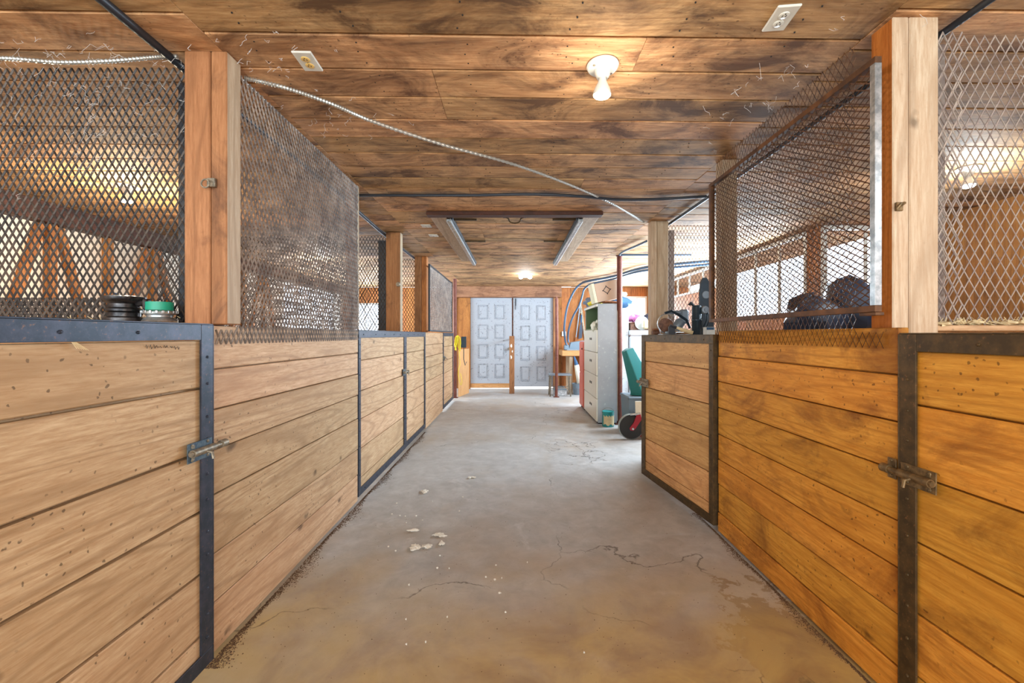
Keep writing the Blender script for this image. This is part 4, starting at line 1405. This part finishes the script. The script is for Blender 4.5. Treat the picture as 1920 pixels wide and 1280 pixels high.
MB().tube([(-.09, -.024, .0), (-.11, -.024, -.12), (-.07, -.024, -.02)], .016, 8).build('handle', M_GLOVE, t)
MB().tube([(.12, -.01, .02), (.17, -.01, -.10)], .016, 8).build('handle', M_GLOVE, t)
MB().lathe([(.02, -.02), (.02, .0)], Matrix.Translation((.02, -.02, .58)) @ Matrix.Rotation(R(90), 4, 'X'), 12).build('pivot', M_BOLT, t)
t = thing('hand_saw', 'dark trowel-shaped tool hanging between the shear handles', 'hand tool', (1.53, 9.9, 1.16))
MB().prism([(-.05, 0), (.03, .02), (.045, .2), (.02, .42), (-.02, .30)], 1, 0, .012).build('blade', M_NAVY, t)
MB().tube([(0.01, .006, .38), (.02, .006, .56)], .018, 8).build('handle', M_BLUE, t)

# step stool with box
t = thing('step_stool', 'low grey steel stool by the right door, in front of the workbench', 'stool', (.72, 8.68, 0))
for xx in (0.0, .42):
    for yy in (0, .3):
        MB().tube([(xx, yy, 0), (xx * .93 + .015, yy * .93, .43)], .014, 8).build('leg', M_BOLT, t)
MB().box((-.01, -.02, .425), (.44, .33, .45), .004).build('seat', M_GREYTOOL, t)
MB().tube([(.01, 0, .17), (.42, 0, .17)], .009, 6).build('stretcher', M_BOLT, t)
MB().tube([(.01, .3, .17), (.42, .3, .17)], .009, 6).build('stretcher', M_BOLT, t)
t = thing('metal_toolbox', 'small silver toolbox under the steel stool', 'toolbox', (.80, 8.74, 0))
MB().box((0, 0, 0), (.27, .18, .13), .01).build('box_body', M_GALV, t)
MB().prism([(-.005, .13), (.275, .13), (.24, .17), (.03, .17)], 1, -.005, .185).build('lid', M_GREYTOOL, t)
MB().tube([(.07, .09, .165), (.08, .09, .20), (.19, .09, .20), (.20, .09, .165)], .006, 6).build('handle', M_BLACK, t)
t = thing('bucket', 'grey plastic bucket under the workbench', 'bucket', (1.34, 9.0, 0))
MB().lathe([(.10, 0), (.13, .22), (.138, .225), (.138, .235), (.125, .235), (.1, .02)], n=24).build('pail', M_GREYTOOL, t, loc=(0, 0, 0), smooth=True)
MB().tube(catmull([(-.13, 0, .21), (-.11, -.08, .16), (0, -.14, .12), (.11, -.08, .16), (.13, 0, .21)], 5), .004, 6).build('handle', M_BOLT, t)
t = thing('caulking_tube', 'white roll with a blue nozzle leaning under the workbench', 'roll', (1.30, 9.1, .235))
MB().tube([(.10, 0, .0), (.02, 0, .38)], [.075, .05], 16).build('roll', M_CLOTH, t, smooth=True)
MB().tube([(.02, 0, .38), (-.03, 0, .56)], [.045, .015], 12).build('nozzle', M_BLUE, t, smooth=True)

# prop board in front of doors
t = thing('prop_board', 'brown board standing upright against the meeting edges of the doors', 'prop', (-.06, 9.1, 0))
MB().box((-.055, 0, 0), (.055, .05, 1.23), .004, Matrix.Rotation(R(-28) * 0, 4, 'X')).build('board', W_POST_L, t)
MB().blob((-.01, 0, 1.02), (.018, .003, .03), 3, .5).blob((.01, 0, .9), (.012, .003, .02), 4, .5).blob((-.015, 0, .78), (.014, .003, .03), 5, .5).build('paint_spots', M_PLASTER, t, kind='stuff')
MB().box((-.02, .05, 1.15), (.02, .84, 1.18), .003).build('stay_bar', W_DARK, t)

# left end: plywood, gloves, spade
t = thing('plywood_sheet', 'pale plywood sheet standing at the far left, beyond the stall fronts', 'board', (-1.13, 8.62, 0), R(-13))
MB().box((-.012, 0, 0), (.006, .62, .96), .003).build('sheet', M_PLYWOOD, t)
MB().box((-.02, .5, .96), (.01, .60, .99), .003).build('top_batten', W_BROWN, t)
t = thing('yellow_rope', 'yellow rope bundle hanging on the rusty pole at the far left', 'rope', (-1.13, 8.42, 1.0))
m = MB()
rng = random.Random(8)
for k in range(12):
    a = rng.uniform(-.05, .07)
    b_ = rng.uniform(-.03, .03)
    m.tube(catmull([(0, 0, .24), (a * .7, b_, .20), (a, b_, .10), (a * 1.1 + rng.uniform(-.02, .02), b_, rng.uniform(-.08, .06))], 4), .010, 6)
m.build('strands', M_YELLOW, t, smooth=True, kind='stuff')
MB().tube(catmull([(.03, 0, .0), (.05, 0, -.3), (.02, 0, -.5), (.06, 0, -.72), (.09, 0, -.68), (.06, 0, -.5)], 6), .005, 6).build('loose_end', M_YELLOW, t, smooth=True)
t = thing('spade', 'dark spade hanging blade up beside the yellow rope', 'spade', (-1.01, 8.46, .72))
MB().prism([(-.055, .28), (.05, .28), (.052, .50), (-.05, .50), (-.058, .34)], 1, 0, .01).build('blade', M_DKTOOL, t)
MB().tube([(0, 0, .28), (.0, 0, .05), (.03, 0, -.07), (.055, 0, -.0)], .008, 8).build('handle', M_BLACK, t, smooth=True)

# ============================================================ DUSTY BITS


def flake(px, py, sx_, sy_, label, seed):
    Y = CAMH * F / (py - 628)
    X = (px - 965) / F * Y
    rng_ = random.Random(seed)
    m_ = MB()
    for k in range(rng_.randint(4, 7)):
        m_.blob((rng_.uniform(-.5, .5) * sx_, rng_.uniform(-.5, .5) * sy_, .003), (sx_ * rng_.uniform(.18, .32), sy_ * rng_.uniform(.25, .5), rng_.uniform(.004, .008)),
                seed * 9 + k, .5, 9, 5)
    tag(m_.build('plaster_flake', M_PLASTER, loc=(X, Y, 0.004)), label, 'plaster flake', 'plaster flakes on the floor')


flake(795, 922, .07, .05, 'crumbling white plaster flake left of the aisle middle, below a lone farther flake', 1)
flake(884, 896, .055, .03, 'farthest white plaster flake, alone near the aisle middle', 2)
flake(774, 995, .07, .02, 'thin white plaster flake just above the crumbled heap', 3)
flake(828, 1005, .085, .04, 'long white plaster flake right above the crumbled heap', 4)
flake(792, 1028, .10, .05, 'crumbled plaster heap with brown grit, left side of the aisle', 5)
flake(826, 1020, .05, .04, 'small plaster pieces at the right end of the crumbled heap', 6)

rng = random.Random(12)
m = MB()
cr_pts = [(760, 968), (750, 967), (735, 964), (762, 980), (728, 1025), (742, 1033), (825, 1042), (928, 1087), (937, 1112), (930, 1060), (820, 1065), (842, 1066), (948, 1148), (868, 932), (811, 940)]
cr_pts += [(rng.uniform(740, 1100), rng.uniform(760, 1250)) for _ in range(16)]
for (px, py) in cr_pts:
    Y = CAMH * F / (py - 628)
    m.blob(((px - 965) / F * Y, Y, .003), (rng.uniform(.003, .008), rng.uniform(.003, .008), .004), int(px), .4, 6, 4)
tag(m.build('plaster_crumbs', M_PLASTER), 'tiny white plaster crumbs scattered over the concrete', 'crumbs', kind='stuff')
m = MB()


def grit(x, y, r_):
    a = rng.uniform(0, 6.28)
    p = [(x + r_ * math.cos(a + q * 2.1) * rng.uniform(.6, 1.4), y + r_ * math.sin(a + q * 2.1) * rng.uniform(.6, 1.4), .0) for q in range(3)]
    m.add(p + [(x, y, r_ * .9)], [(0, 1, 3), (1, 2, 3), (2, 0, 3)])


for k in range(9000):
    y = 1.6 + 3.9 * rng.random() ** 1.2
    grit(-1.162 + abs(rng.gauss(0, .022)) * (1 + .6 * math.sin(y * 9)), y, rng.uniform(.0012, .0038))
for k in range(6000):
    y = 1.3 + 1.7 * rng.random()
    grit(1.280 - abs(rng.gauss(0, .014)) * (1 + .6 * math.sin(y * 11)), y, rng.uniform(.001, .003))
for k in range(450):
    Y = CAMH * F / (rng.uniform(880, 1275) - 628)
    grit(rng.uniform(-1.1, 1.2), Y, rng.uniform(.001, .003))
tag(m.build('dirt_grit', M_DIRT), 'brown dirt and grit gathered along the foot of the stall fronts', 'dirt', kind='stuff')
# straw on the sills
m = MB()
for k in range(420):
    if k % 3 == 0:
        x, y, z = rng.uniform(1.5, 2.6), rng.uniform(1.51, 1.60), 1.286
    elif k % 3 == 1:
        x, y, z = rng.uniform(-3, -1.32), rng.uniform(1.70, 1.79), 1.301
    else:
        x, y, z = rng.uniform(1.5, 2.3), rng.uniform(1.51, 1.62), 1.29
    a = rng.uniform(0, 6.28)
    l_ = rng.uniform(.01, .035)
    m.tube([(x, y, z + rng.uniform(0, .02)), (x + l_ * math.cos(a), y + l_ * math.sin(a) * .5, z + rng.uniform(0, .03))], .0012, 4)
for k in range(60):
    m.blob((rng.uniform(1.5, 2.3), rng.uniform(1.51, 1.60), 1.288 + rng.uniform(0, .008)), (.02, .02, .008), k, .5, 7, 5)
tag(m.build('loose_straw', M_STRAW), 'loose dusty straw bits lying on the divider sills', 'straw', kind='stuff')
# cobwebs
m = MB()


def web(c, spread, n, ln):
    for _ in range(n):
        p = Vector(c) + Vector((rng.gauss(0, spread[0]), rng.gauss(0, spread[1]), rng.gauss(0, spread[2])))
        q = [p]
        for _k in range(4):
            q.append(q[-1] + Vector((rng.uniform(-1, 1) * ln, rng.uniform(-.3, .3) * ln, rng.uniform(-1, .6) * ln)))
        m.tube(q, .0006, 3)


web((-1.65, 1.71, 2.1), (.18, .01, .12), 90, .02)
web((-1.75, 1.66, 2.34), (.3, .04, .01), 50, .02)
web((1.93, 1.53, 2.1), (.03, .01, .10), 90, .012)
web((-1.0, 1.7, 2.35), (.15, .1, .005), 20, .015)
web((-.9, 2.2, 2.35), (.15, .1, .005), 20, .015)
web((1.1, 2.0, 2.34), (.12, .3, .01), 30, .02)
tag(m.build('cobwebs', M_DUST), 'wispy grey cobwebs on the mesh tops and ceiling boards', 'cobweb', kind='stuff')
# hay straws standing in the left door's top board gap
t = MB()
for k in range(6):
    t.tube([(-1.126, 1.085 + k * .002, 1.232), (-1.120, 1.092 + k * .006, 1.215 - k * .001)], .0007, 4)
tag(t.build('straw_tuft', M_STRAW), 'tuft of straw caught under the top rail of the near left door', 'straw')

t = thing('feed_crate', 'slatted crate behind the rusty mesh gate carrying a dark tarpaulin heap', 'crate', (2.25, 3.2, 0))
for k in range(6):
    MB().box((0, 0, .01 + k * .2), (.75, .02, .19 + k * .2), .004).build('slat', W_DIV, t)
    MB().box((0, .58, .01 + k * .2), (.75, .60, .19 + k * .2), .004).build('slat', W_DIV, t)
MB().box((0, .02, 1.19), (.75, .58, 1.21), .004).build('crate_top', W_DIV, t)
for xx in (.01, .70):
    MB().box((xx, .021, 0), (xx + .04, .06, 1.189)).build('corner_post', W_DIV, t)
    MB().box((xx, .54, 0), (xx + .04, .579, 1.189)).build('corner_post', W_DIV, t)
m = MB().blob((.2, .3, .17), (.22, .22, .17), 31, .35).blob((.5, .3, .24), (.22, .24, .24), 32, .35)
tag(m.build('tarpaulin', M_NAVY, loc=(2.26, 3.2, 1.215), smooth=True), 'dark navy tarpaulin heap seen through the lower right corner of the rusty mesh gate', 'tarpaulin')

# faint pencil scribble on the near left door
m = MB()
rng = random.Random(5)
y = 1.31
while y < 1.44:
    z = 1.213 - (y - 1.31) * .05
    m.tube([(-1.1345, y, z), (-1.1343, y + .003, z + rng.uniform(.004, .009)), (-1.1343, y + .007, z - rng.uniform(0, .006)), (-1.1345, y + .010, z + rng.uniform(0, .005))], .0007, 4)
    y += rng.uniform(.010, .016)
tag(m.build('pencil_scribble', M_INK), 'faint illegible pencil scribble on the top board of the near left door', 'scribble', kind='stuff')
